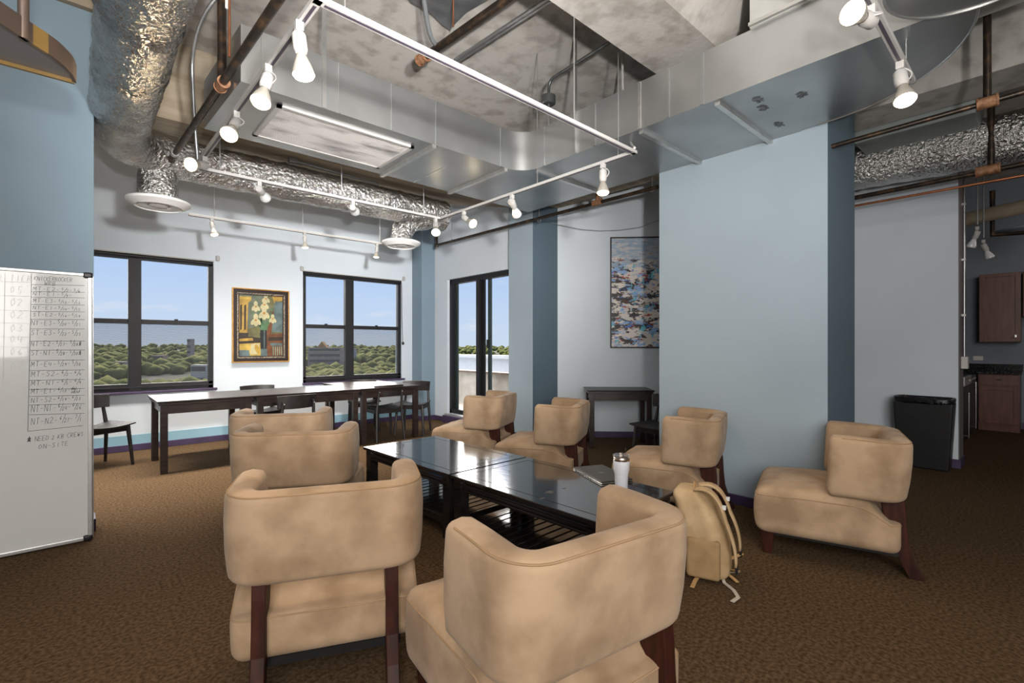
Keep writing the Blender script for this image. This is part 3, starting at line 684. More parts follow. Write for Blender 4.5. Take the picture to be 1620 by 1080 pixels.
# thin wire sagging on the angled wall
wa_ = atx(853, 345, 4.46); wb_ = atx(1046, 346, 4.46)
pts = []
for px, py in ((862,350),(890,357),(920,363),(950,365),(980,364),(1010,360),(1043,348),(1060,344)): 
    d = ray(px, py); tt = 9.70/(d.x+d.y); pts.append(Vector((0,0,H))+d*tt)
o = MB(); o.tube(pts, 0.004, 6); tag(at_base(o.build('loose_wire', M_rod, smooth=True), pts[0]), 'thin loose wire sagging across the white angled wall', 'wire')

# pipes over the recess ---------------------------------------------------
XR = 4.35
a = Vector((4.12, LY+0.01, aty(1312,228,LY).z)); b = atx(1562, 162, 4.2); 
pipe('sprinkler_pipe', [a, b, b+(b-a).normalized()*1.6], 0.017, M_pipe, 'peeling black pipe entering the slate end of the light blue wall', fittings=[(b-(b-a).normalized()*0.05, b+(b-a).normalized()*0.05, 0.035)])
o = MB(); o.tube([b, (b.x, b.y, 3.9)], 0.02, 12)
tag(at_base(o.build('vertical_pipe', M_pipe, smooth=True), b), 'black vertical pipe above the rusty tee at the upper right', 'pipe')
xs = 6.0
a = atx(1345, 314, xs); b = atx(1568, 268, xs); c = atx(1640, 255, xs)
pipe('sprinkler_pipe', [a+(a-b).normalized()*0.5, c], 0.024, M_pipe, 'dark horizontal pipe below the foil duct in the recess', fittings=[(b-(b-a).normalized()*0.10, b+(b-a).normalized()*0.06, 0.045)])
o = MB(); o.tube([b, (b.x, b.y, 3.9)], 0.026, 12); tag(at_base(o.build('vertical_pipe', M_pipe, smooth=True), b), 'black vertical pipe dropping past the foil duct to a rusty tee', 'pipe')
a = atx(1345, 327, xs-0.05); c = atx(1650, 272, xs-0.05)
pipe('copper_pipe', [a+(a-c).normalized()*0.4, c], 0.012, M_copper, 'thin copper pipe lowest of the pipes over the recess wall')
# grey air handler box above recess duct
p = atz(1440, 205, 3.3)
o = MB(); o.box(-0.35, -0.45, 0, 0.45, 0.40, 0.35)
b = o.build('air_handler', mat('pale_green_grey_metal', (0.24, 0.27, 0.26), 0.5, 0.2, var=0.06), bevel=0.01); b.location = (p.x+0.2, p.y, 3.25); tag(b, 'grey sheet metal air handler box above the recess foil duct', 'air handler')
for px, py, lb in ((1510, 212, 'small pale strip light end beside the air handler'), ):
    p = atz(px, py, 3.3); o = MB(); o.box(-0.12, -0.12, 0, 0.12, 0.12, 0.02); b = o.build('ceiling_tag', M_thermo); b.location = p; tag(b, 'small white plate right of the air handler box', 'plate')

# ================================================================ TRACK LIGHTING
def track(pts, label, closed=False, bn='light_track'):
    b = Vector(pts[0]); t = thing(bn, label, 'light track', b)
    P = [Vector(p)-b for p in pts]
    for i, (a, c) in enumerate(zip(P, P[1:])):
        k = MB(); dd = (c-a).normalized()*0.019
        k.bar(a-dd, c+dd, 0.038, 0.024); k.build('rail', M_wmetal, t, bevel=0.002)
        k = MB(); k.bar(a+dd*1.5+Vector((0,0,-0.0125)), c-dd*1.5+Vector((0,0,-0.0125)), 0.014, 0.002); k.build('slot', M_track_slot, t)
    return t
track([(0.75, 2.05, TZ), (3.10, 2.08, TZ), (3.08, 4.64, TZ), (0.72, 4.64, TZ), (0.75, 2.05, TZ)], 'large square of white light track hung from the ceiling', bn='square_light_track')
track([(0.885, 6.0, 2.67), (3.08, 6.0, 2.67)], 'short straight white track with three lit lamps in front of the window wall')
track([(1.7, 0.505, TZ), (3.38, 0.505, TZ)], 'white light track at the upper right with two bright lamps')

def spot_head(label, P, dirv, lit, energy=0.0, small=False, group=None, color=(1.0, 0.74, 0.45)):
    """track lamp: P is the point on the track, dirv points from it to the bulb face"""
    t = thing('track_spotlight', label, 'track light', P, 0, group)
    d = Vector(dirv).normalized(); s = 0.75 if small else 1.0
    k = MB(); k.box(-0.017, -0.017, -0.05*s, 0.017, 0.017, -0.010); k.build('track_adapter', M_wmetal, t, bevel=0.003)
    piv = Vector((0, 0, -0.075*s))
    side = d.cross(Vector((0,0,1)));  side = side.normalized() if side.length > .05 else Vector((1,0,0))
    k = MB(); k.tube([Vector((0,0,-0.045*s)), piv+side*0.02], 0.008, 8)
    k.tube(bez(Vector((0.0,0,-0.045*s))+side*-0.012, piv+side*-0.075*s, piv+d*0.05*s-side*0.022, 8), 0.004, 6); k.build('swivel_arm', M_wmetal, t, smooth=True)
    Q = d.to_track_quat('Z', 'Y').to_matrix().to_4x4(); X = Matrix.Translation(piv) @ Q
    k = MB(); k.lathe([(0, -0.012*s), (0.026*s, -0.012*s), (0.030*s, -0.004*s), (0.030*s, 0.06*s), (0.024*s, 0.075*s), (0.024*s, 0.085*s)], 20, X); k.build('lamp_holder', M_wmetal, t, smooth=True)
    bl = MB(); bl.lathe([(0.020*s, 0.08*s), (0.024*s, 0.095*s), (0.040*s, 0.135*s), (0.048*s, 0.165*s), (0.047*s, 0.172*s)], 24, X)
    bl.build('bulb_reflector', M_bulbback if lit else M_bulboff, t, smooth=True)
    fc = MB(); fc.lathe([(0.047*s, 0.171*s), (0.040*s, 0.182*s), (0.020*s, 0.188*s), (0, 0.189*s)], 24, X)
    fc.build('bulb_face', M_bulb if lit else M_bulboff, t, smooth=True)
    if lit and energy:
        wp = Vector(P) + piv + d*0.21*s
        ld = bpy.data.lights.new('bulb_light', 'SPOT'); ld.energy = energy; ld.color = color; ld.spot_size = math.radians(110); ld.spot_blend = 1.0; ld.shadow_soft_size = 0.045
        lo = bpy.data.objects.new('bulb_light', ld); COL.objects.link(lo); lo.parent = t
        lo.location = piv + d*0.21*s; lo.rotation_euler = d.to_track_quat('-Z', 'Y').to_euler()
    return t
def lin(px, fx=None, fy=None):
    d = ray(px, 0)
    return (fx, d.y*fx/d.x) if fx is not None else (d.x*fy/d.y, fy)
def head_at(label, px, bx, by, lit, fx=None, fy=None, z=TZ, away=False, energy=26.0, small=False, group=None):
    X, Y = lin(px, fx, fy); P = Vector((X, Y, z)); piv = P + Vector((0,0,-0.075*(0.75 if small else 1)))
    D = X*VX + Y*VY; Lr = 0.19*(0.75 if small else 1)
    lo = None
    for i in range(-60, 61):                       # the depth at which the bulb is one lamp-length from its pivot
        dd = D + i*0.005
        q = atd(bx, by, dd); e_ = abs((q-piv).length - Lr)
        pen = 0.02 if ((i > 0) != away) else 0
        if lo is None or e_+pen < lo[0]: lo = (e_+pen, q)
    return spot_head(label, P, lo[1]-piv, lit, energy, small, group)
G = 'track lamps on the square track'
head_at('lit track lamp pointing down, nearest the top left corner of the square track', 473, 482, 131, True, fx=0.735, group=G)
head_at('lit track lamp turned toward camera, second from the front on the square left side', 424, 411, 166, True, fx=0.73, group=G)
head_at('lit track lamp facing forward, third from the front on the left side of the square', 374, 361, 215, True, fx=0.73, group=G)
head_at('lit track lamp pointing left at the far left corner of the square', 324, 299, 260, True, fx=0.725, group=G)
head_at('unlit clear-faced track lamp on the far side of the square, nearer the big foil duct', 410, 421, 314, False, fy=4.64, group=G, away=True)
head_at('unlit white track lamp in the middle of the far side of the square', 558, 562, 335, False, fy=4.64, group=G, away=True)
head_at('lit track lamp hanging at the far right corner of the square', 689, 689.6, 369, True, fy=4.64, group=G)
head_at('lit track lamp aimed sideways, over the balcony door', 734, 750, 355, True, fx=3.08, group=G)
head_at('unlit white track lamp tilted right, in front of the column', 810, 819, 342, False, fx=3.08, group=G, away=True)
head_at('lit orange track lamp pointing down near the right corner of the square', 954, 954, 308, True, fx=3.09, group=G)
G = 'lamps on the short wall track'
head_at('left of the three lit lamps on the short wall track', 335, 339.6, 373, True, fy=6.0, z=2.67, small=True, energy=45, group=G)
head_at('middle of the three lit lamps on the short wall track', 482, 483, 394, True, fy=6.0, z=2.67, small=True, energy=45, group=G)
head_at('right of the three lit lamps on the short wall track', 596, 595, 408, True, fy=6.0, z=2.67, small=True, energy=45, group=G)
G = 'lamps on the upper right track'
head_at('large lit lamp cut by the top of the picture on the upper right track', 1378, 1345, 18, True, fy=0.505, group=G)
head_at('lit lamp at the end of the upper right track', 1424, 1433, 163, True, fy=0.505, group=G)
G = 'unlit kitchen track lamps'
spot_head('unlit kitchen track lamp, upper one', atx(1546, 357, 7.9), (0.1, 0.35, -1), False, group=G)
spot_head('unlit kitchen track lamp, lower one with a dark bulb', atx(1556, 378, 8.4), (0.1, -0.35, -1), False, group=G)
a = atx(1546, 355, 7.9); o = MB(); o.tube([(0,0,0),(0,0,3.94-a.z)], 0.008, 8); b = o.build('hanger_rod', M_rod, smooth=True); b.location = a; tag(b, 'rod dropping to the upper kitchen track lamp', 'hanger')
a = atx(1556, 376, 8.4); o = MB(); o.tube([(0,0,0),(0,0,3.94-a.z)], 0.008, 8); b = o.build('hanger_rod', M_rod, smooth=True); b.location = a; tag(b, 'rod dropping to the lower kitchen track lamp', 'hanger')

# hanging curved bronze pendant at the upper left
PD = 2.0
def pp(px, py, d=PD): return atd(px, py, d)
pr = thing('pendant_fixture', 'curved bronze and amber pendant fixture hanging at the top left corner', 'pendant light', pp(60, 60))
b0 = pp(60, 60)
zbot = pp(118, 131).z; hh = 0.074
straight = [atz(px, py, zbot) for px, py in ((118, 132), (60, 116), (0, 100), (-70, 81))]
curve = [atz(px, py, zbot) for px, py in ((118, 131), (113, 119), (104, 109), (91, 97), (74, 85), (50, 70), (25, 54), (0, 38), (-40, 12), (-80, -14))]
fine = []
for i in range(len(curve)-1):
    p0 = curve[max(i-1,0)]; p1 = curve[i]; p2 = curve[i+1]; p3 = curve[min(i+2, len(curve)-1)]
    for k_ in range(4):
        t_ = k_/4; fine.append(0.5*((2*p1)+(p2-p0)*t_+(2*p0-5*p1+4*p2-p3)*t_*t_+(3*p1-p0-3*p2+p3)*t_**3))
fine.append(curve[-1])
m = MB()
for i, (a, c) in enumerate(zip(fine, fine[1:])):
    m.m = 1 if 16 <= i <= 19 else 0
    a, c = a-b0, c-b0; n_ = Vector((-(c-a).y, (c-a).x, 0)).normalized()*0.006
    m.add([a-n_, c-n_, c+n_, a+n_, a-n_+Vector((0,0,hh)), c-n_+Vector((0,0,hh)), c+n_+Vector((0,0,hh)), a+n_+Vector((0,0,hh))], [(0,3,2,1),(4,5,6,7),(0,1,5,4),(1,2,6,5),(2,3,7,6),(3,0,4,7)])
m.build('curved_band', [M_fixt, M_fixt2], pr)
m = MB(); m.bar(straight[0]-b0+Vector((0,0,0.006)), straight[-1]-b0+Vector((0,0,0.006)), 0.015, 0.016); m.bar(straight[0]-b0+Vector((0,0,hh-0.006)), straight[-1]-b0+Vector((0,0,hh-0.006)), 0.015, 0.014); m.build('edge_rail', M_fixt2, pr)
poly = [p-b0 for p in fine] + [straight[-1]-b0]
m = MB(); m.prism([(p.x, p.y) for p in poly], (zbot-b0.z)+0.012, (zbot-b0.z)+0.016); m.build('diffuser_panel', M_fixt3, pr)
c_ = atz(37, 62, zbot)-b0
m = MB(); m.tube([c_+Vector((0,0,0.0)), c_+Vector((0,0,3.95-zbot-0.0))], 0.016, 10); m.build('hanging_rod', M_fixt, pr, smooth=True)

# ================================================================ FURNITURE
def club_chair(label, x, y, deg):
    t = thing('club_chair', label, 'armchair', (x, y, 0), math.radians(deg)-PI/2, None)
    # local frame: x right (seen from behind), y forward
    W, Ln, zt, zb, th = 0.72, 0.355, 0.765, 0.425, 0.105
    hw = W/2; rc = 0.085
    def U(off):                       # plan centre line, offset outward from the mid-surface
        k = hw-th/2; pts = []
        r = rc
        y0 = th/2
        ang = 0.035
        for s_, a0 in ((-1, 0), (1, 0)): pass
        seq = []
        seq += [(-k, y0+Ln-th/2+0.0)]
        n1 = 6
        seq += [(-k, y0+r+(Ln-th/2-r)*(1-i/n1)) for i in range(1, n1)]
        seq += [(-k+r-r*math.cos(a), y0+r-r*math.sin(a)) for a in [i*PI/2/8 for i in range(0, 9)]]
        n2 = 8
        seq += [(-k+r+(2*(k-r))*i/n2, y0) for i in range(1, n2)]
        seq += [(k-r+r*math.sin(a), y0+r-r*math.cos(a)) for a in [i*PI/2/8 for i in range(0, 9)]]
        seq += [(k, y0+r+(Ln-th/2-r)*(i/n1)) for i in range(1, n1)]
        seq += [(k, y0+Ln-th/2)]
        return seq
    seq = U(0); P = [Vector((a, b, 0)) for a, b in seq]
    N_ = len(P); hz = (zt-zb)/2; zc_ = (zt+zb)/2
    rr = 0.032
    ring = []
    def corner(cx, cz, a0): return [(cx+rr*math.cos(a0+i*PI/2/4), cz+rr*math.sin(a0+i*PI/2/4)) for i in range(5)]
    a_, b_ = th/2-rr, hz-rr
    ring = corner(a_, b_, 0) + [(0, hz+0.004)] + corner(-a_, b_, PI/2) + [(-th/2-0.004, b_*.4), (-th/2-0.004, -b_*.4)] + corner(-a_, -b_, PI) + corner(a_, -b_, 3*PI/2) + [(th/2+0.006, -b_*.4), (th/2+0.006, b_*.4)]
    verts = []; R_ = len(ring)
    def section(c, nrm, k, push):
        res = []
        for u, z in ring:
            z2 = zc_ + z*k
            lean = (z2-zb)/(zt-zb)
            q = c + nrm*(u*k)
            # the rear leans back, the tips taper a touch
            rear = max(0, 1-(c.y/ (Ln*0.75)))
            q = Vector((q.x*(1+0.012*lean), q.y + 0.008 - 0.036*lean*rear + 0.012*lean*(1-rear)*-1 + push, z2 + 0.012*(1-rear)*lean))
            res.append(q)
        return res
    rings = []
    for i, p in enumerate(P):
        d = (P[min(i+1, N_-1)]-P[max(i-1, 0)]).normalized(); nrm = Vector((d.y, -d.x, 0))
        rings.append((p, nrm))
    secs = []
    p, nr = rings[0]
    for k, push in ((0.35, 0.026), (0.72, 0.022), (0.90, 0.012)): secs.append(section(p, nr, 1, push) if False else [c if False else c for c in scale_ring(section(p, nr, 1, push), k)])
    for p, nr in rings: secs.append(section(p, nr, 1, 0))
    p, nr = rings[-1]
    for k, push in ((0.90, 0.012), (0.72, 0.022), (0.35, 0.026)): secs.append(scale_ring(section(p, nr, 1, push), k))
    m = MB(); vs = [q for s_ in secs for q in s_]; fs = []
    for i in range(len(secs)-1):
        for j in range(R_): fs.append((i*R_+j, i*R_+(j+1)%R_, (i+1)*R_+(j+1)%R_, (i+1)*R_+j))
    fs += [tuple(range(R_)), tuple(range((len(secs)-1)*R_, len(secs)*R_))]
    m.add(vs, fs); back = m.build('backrest', M_suede, t, smooth='full')
    # piping along the outer top edge
    idx = 1                             # ring vertex on the outer top shoulder
    m = MB(); m.tube([s_[2]+Vector((0,0,0.0)) for s_ in secs[4:-4]], 0.0035, 6); m.build('piping', M_seam, back, smooth=True)
    # seat cushion
    SW, SD, z0, z1 = 0.67, 0.72, 0.135, 0.425
    def puff(p):
        u = p.x/(SW/2); v = p.y/(SD/2); w_ = p.z/((z1-z0)/2)
        top = max(0, w_)
        z = p.z + 0.032*top*(1-u*u)*(1-v*v) - 0.018*top*max(0, v-0.3)
        y = p.y + 0.018*(1-w_*w_)*max(0, v)
        x_ = p.x*(1+0.02*(1-w_*w_))
        wr = noise.noise(Vector((p.x*9, p.y*7, 3)))*0.006*top
        z -= 0.115*top*min(1.0, max(0, (-v-0.55)/0.30))
        return (x_, y, z+wr)
    m = MB(); m.rbox((0, 0.04+SD/2, (z0+z1)/2), (SW, SD, z1-z0), 0.05, 18, fn=puff); seat = m.build('seat', M_suede, t, smooth='full')
    q = []; hx_, hy_, rz_ = SW/2, SD/2, 0.05
    for cx_, cy_, a0 in ((hx_-rz_, hy_-rz_, 0), (-hx_+rz_, hy_-rz_, PI/2), (-hx_+rz_, -hy_+rz_, PI), (hx_-rz_, -hy_+rz_, 3*PI/2)):
        q += [(cx_+rz_*math.cos(a0+k*PI/8), cy_+rz_*math.sin(a0+k*PI/8)) for k in range(5)]
    q2 = []
    for a, b in zip(q, q[1:]+q[:1]):
        n_ = max(1, int(math.hypot(b[0]-a[0], b[1]-a[1])/0.04)); q2 += [(a[0]+(b[0]-a[0])*k/n_, a[1]+(b[1]-a[1])*k/n_) for k in range(n_)]
    q2.append(q2[0]); zz_ = (z1-z0)/2-0.045
    m = MB(); m.tube([Vector(puff(Vector((a, b, zz_))))+Vector((0, 0.04+SD/2, (z0+z1)/2)) for a, b in q2], 0.003, 6); m.build('piping', M_seam, seat, smooth=True)
    for s_ in (-1, 1):
        prof = [(0.135, 0.47), (0.025, 0.47), (0.015, 0.38), (0.010, 0.28), (0.0, 0.18), (-0.03, 0.08), (-0.072, 0.0), (0.000, 0.0), (0.045, 0.09), (0.070, 0.18), (0.075, 0.27), (0.105, 0.30), (0.115, 0.34)]
        m = MB(); xx = s_*0.235
        m.prism([(p[0], p[1]) for p in prof], xx-0.024, xx+0.024, 'x'); m.build('rear_leg', M_mahog, t, bevel=0.004)
        m = MB(); xx = s_*0.265
        m.add([(xx+a*h_, 0.70+b*h_, z) for z, h_ in ((0.0, 0.025), (0.15, 0.038)) for a, b in ((-1,-1),(1,-1),(1,1),(-1,1))], [(0,3,2,1),(4,5,6,7),(0,1,5,4),(1,2,6,5),(2,3,7,6),(3,0,4,7)])
        m.build('front_leg', M_mahog, t, bevel=0.003)
    m = MB(); m.box(-0.27, 0.05, 0.115, 0.27, 0.70, 0.145); m.build('under_frame', M_bplast, t)
    return t
def scale_ring(pts, k):
    c = sum(pts, Vector())/len(pts)
    return [Vector((c.x+(p.x-c.x)*k, p.y, c.z+(p.z-c.z)*(1-(1-k)*0.42))) for p in pts]

club_chair('tan suede club chair nearest the camera at bottom centre, its back to the viewer', 1.126, 0.802, 81.6)
club_chair('tan suede club chair at lower left, back to the viewer, first of the left row', 0.696, 1.80, 66.1)
club_chair('tan suede club chair second in the left row, directly behind the lower left one', 0.957, 3.117, 56.2)
club_chair('tan suede club chair farthest of the left row, nearest the long tables', 1.154, 4.015, 60.8)
club_chair('tan suede club chair nearest the balcony door, farthest of right row', 3.514, 3.965, 119.4)
club_chair('tan suede club chair before the slate blue column side, middle of right row', 3.505, 2.898, 119.2)
club_chair('tan suede club chair beside the backpack against the light blue wall', 3.674, 1.676, 109.1)
club_chair('tan suede club chair standing alone at the right in front of the bin', 3.702, 0.594, 106.3)

# ---- coffee tables
def coffee_table(label, x, y, rz):
    t = thing('coffee_table', label, 'coffee table', (x, y, 0), rz, 'black slatted coffee tables')
    w_, l_ = 0.735, 1.205; hw, hl = w_/2, l_/2; z = 0.45
    m = MB(); m.box(-hw, -hl, z-0.022, hw, hl, z); m.build('tabletop', M_black, t, bevel=0.004)
    m = MB(); g = 0.075
    for a, b in (((-hw+g, -hl+g), (hw-g, -hl+g)), ((hw-g, -hl+g), (hw-g, hl-g)), ((hw-g, hl-g), (-hw+g, hl-g)), ((-hw+g, hl-g), (-hw+g, -hl+g))):
        m.bar((a[0], a[1], z+0.0002), (b[0], b[1], z+0.0002), 0.004, 0.001)
    m.build('inlay_groove', mat('groove_dark', (0.002,0.002,0.002), 0.9, var=.1), t)
    m = MB()
    for zz, ins in ((z-0.05, 0.025), (z-0.068, 0.032), (z-0.086, 0.025)):
        for s_ in (-1, 1):
            m.box(s_*(hw-ins)-0.006, -hl+0.04, zz-0.007, s_*(hw-ins)+0.006, hl-0.04, zz+0.007)
            m.box(-hw+0.04, s_*(hl-ins)-0.006, zz-0.007, hw-0.04, s_*(hl-ins)+0.006, zz+0.007)
    for s_ in (-1, 1):
        m.box(s_*(hw-0.045)-0.012, -hl+0.04, z-0.10, s_*(hw-0.045)+0.012, hl-0.04, z-0.022)
        m.box(-hw+0.04, s_*(hl-0.045)-0.012, z-0.10, hw-0.04, s_*(hl-0.045)+0.012, z-0.022)
    m.build('apron', M_black, t, bevel=0.002)
    for sx in (-1, 1):
        for sy in (-1, 1):
            m = MB(); cx, cy = sx*(hw-0.055), sy*(hl-0.055); r = 0.036
            m.box(cx-r, cy-r, 0.27, cx+r, cy+r, z-0.022); m.box(cx-r+.003, cy-r+.003, 0.262, cx+r-.003, cy+r-.003, 0.272); m.box(cx-r, cy-r, 0.0, cx+r, cy+r, 0.264)
            m.build('leg', M_black, t, bevel=0.002)
    m = MB()
    for s_ in (-1, 1):
        m.box(s_*(hw-0.05)-0.015, -hl+0.09, 0.085, s_*(hw-0.05)+0.015, hl-0.09, 0.13); m.box(-hw+0.09, s_*(hl-0.05)-0.015, 0.085, hw-0.09, s_*(hl-0.05)+0.015, 0.13)
    m.build('shelf_frame', M_black, t, bevel=0.002)
    for k_ in range(15):
        yy = -hl+0.095+(l_-0.19)*k_/14
        m = MB(); m.box(-hw+0.05, yy-0.028, 0.118, hw-0.05, yy+0.028, 0.132); m.build('shelf_slat', M_black, t, bevel=0.002)
    return t
rz = math.radians(1.7)
ct1 = coffee_table('black lacquered slatted coffee table holding the laptop and tumbler', 2.215, 2.055, rz)
ct2 = coffee_table('black lacquered slatted coffee table farther away, end to end with the one holding the laptop', 2.178, 3.275, rz)

for px, py, r_ in ((872, 778, 0.055), (858, 788, 0.03), (893, 772, 0.02), (806, 745, 0.02)):
    p = atz(px, py, 0.4504); m = MB(); nn_ = 26
    d_ = ct1.matrix_basis.inverted() @ p
    m.add([(d_.x+math.cos(a)*r_*(0.45+0.8*abs(noise.noise(Vector((i*1.3, px, 0))))), d_.y+math.sin(a)*r_*(0.3+0.8*abs(noise.noise(Vector((i*1.7, py, 0))))), 0.4504) for i, a in enumerate([2*PI*q/nn_ for q in range(nn_)])], [tuple(range(nn_))])
    m.build('chalky_scuff', mat('chalky_scuff', (0.015, 0.015, 0.015), 0.6, color2=(0.16, 0.16, 0.16), scale=60, lo=0.5, hi=0.75), ct1)
# laptop
lp = atz(907, 742, 0.452); lq = atz(951, 766, 0.452); 
t = thing('laptop', 'closed dark grey laptop with silver edge on the near coffee table', 'laptop', (lp.x, lp.y, 0.45), math.atan2((lq-lp).y, (lq-lp).x))
lw = (lq-lp).length; ld_ = 0.225; lw = max(lw, 0.31)
m = MB(); m.box(0, 0, 0.0, lw, ld_, 0.009); m.build('base', M_lapedge, t, bevel=0.003)
m = MB(); m.box(0, 0, 0.010, lw, ld_, 0.018); lid = m.build('lid', M_lap, t, bevel=0.003)
m = MB()
for i in range(28):
    a0, a1 = 2*PI*i/28, 2*PI*(i+1)/28
    c = Vector((lw/2, ld_/2, 0.0183)); m.bar(c+Vector((math.cos(a0), math.sin(a0), 0))*0.017, c+Vector((math.cos(a1), math.sin(a1), 0))*0.017, 0.002, 0.0006)
def seg(a, b): 
    m.bar(Vector((lw/2+a[0], ld_/2+a[1], 0.0183)), Vector((lw/2+b[0], ld_/2+b[1], 0.0183)), 0.0022, 0.0006)
for a, b in (((-.009,-.007),(-.004,.012)), ((-.0065,.003),(-.001,.003)), ((-.001,.003),(-.003,-.007)), ((.001,-.012),(.005,.003)), ((.005,.003),(.010,.003)), ((.010,.003),(.008,-.006)), ((.008,-.006),(.003,-.006))): seg(a, b)
m.build('round_emblem', M_lapedge, lid)
m = MB()
for k_ in range(7): m.box(0.03+k_*0.035, -0.001, 0.003, 0.05+k_*0.035, 0.002, 0.007)
m.build('ports', M_bplast, t)
# tumbler
tp = atz(983, 776, 0.45)
t = thing('tumbler', 'white insulated tumbler with steel rim and straw on the near coffee table', 'tumbler', (tp.x, tp.y, 0.45))
m = MB(); m.lathe([(0, 0), (0.033, 0), (0.036, 0.004), (0.0385, 0.09), (0.041, 0.105), (0.0465, 0.125), (0.048, 0.175), (0.047, 0.178), (0, 0.178)], 32); m.build('body', M_tumb, t, smooth=True)
m = MB(); m.lathe([(0.0465, 0.178), (0.0475, 0.180), (0.0465, 0.198), (0.045, 0.200), (0, 0.2)], 32); m.build('steel_rim', M_rose, t, smooth=True)
m = MB(); m.lathe([(0.044, 0.199), (0.050, 0.201), (0.050, 0.211), (0.040, 0.215), (0.0, 0.213)], 32); m.rbox((-0.048, 0.0, 0.208), (0.022, 0.02, 0.008), 0.003, 1); m.build('lid', M_clear, t, smooth=True)
m = MB(); m.tube([(0.028, 0.0, 0.15), (0.036, -0.006, 0.245)], 0.0035, 8); m.build('straw', M_clear, t, smooth=True)
m = MB(); m.box(-0.012, -0.0392, 0.018, 0.012, -0.036, 0.024, Matrix.Rotation(math.radians(25), 4, 'Z')); m.build('small_mark', M_rod, t)

# ---- long tables
def dining_table(label, x0, x1, y0, y1, rz=0.0, ext=False, group='dark tables in the long row'):
    cx, cy = (x0+x1)/2, (y0+y1)/2
    t = thing('dining_table', label, 'table', (cx, cy, 0), rz, group)
    hw, hl = (x1-x0)/2, (y1-y0)/2; z = 0.74
    m = MB(); m.box(-hw, -hl, z-0.018, hw, hl, z); m.build('tabletop', M_tabtop, t, bevel=0.002)
    m = MB(); m.box(-hw+0.012, -hl+0.012, z-0.045, hw-0.012, hl-0.012, z-0.021); m.build('under_leaf', M_brown, t, bevel=0.002)
    m = MB(); i_ = 0.06
    for s_ in (-1, 1):
        m.box(s_*(hw-i_)-0.011, -hl+i_, z-0.135, s_*(hw-i_)+0.011, hl-i_, z-0.045); m.box(-hw+i_, s_*(hl-i_)-0.011, z-0.135, hw-i_, s_*(hl-i_)+0.011, z-0.045)
    m.build('apron', M_brown, t)
    for sx in (-1, 1):
        for sy in (-1, 1):
            m = MB(); a, b = sx*(hw-i_), sy*(hl-i_); m.box(a-0.032, b-0.032, 0, a+0.032, b+0.032, z-0.045); m.build('leg', M_brown, t, bevel=0.003)
    return t
dining_table('dark table at the left end of the long row under the left window', 0.60, 1.492, 5.97, 6.86)
dining_table('dark table in the middle of the long row, below the flower painting', 1.496, 2.745, 5.97, 6.86)
dining_table('dark table at the right end of the long row under the right window', 2.755, 3.655, 6.0, 7.33)
dining_table('small dark table against the angled white wall below the abstract painting', 4.87, 5.71, 3.54, 4.06, math.radians(-45), group=None)

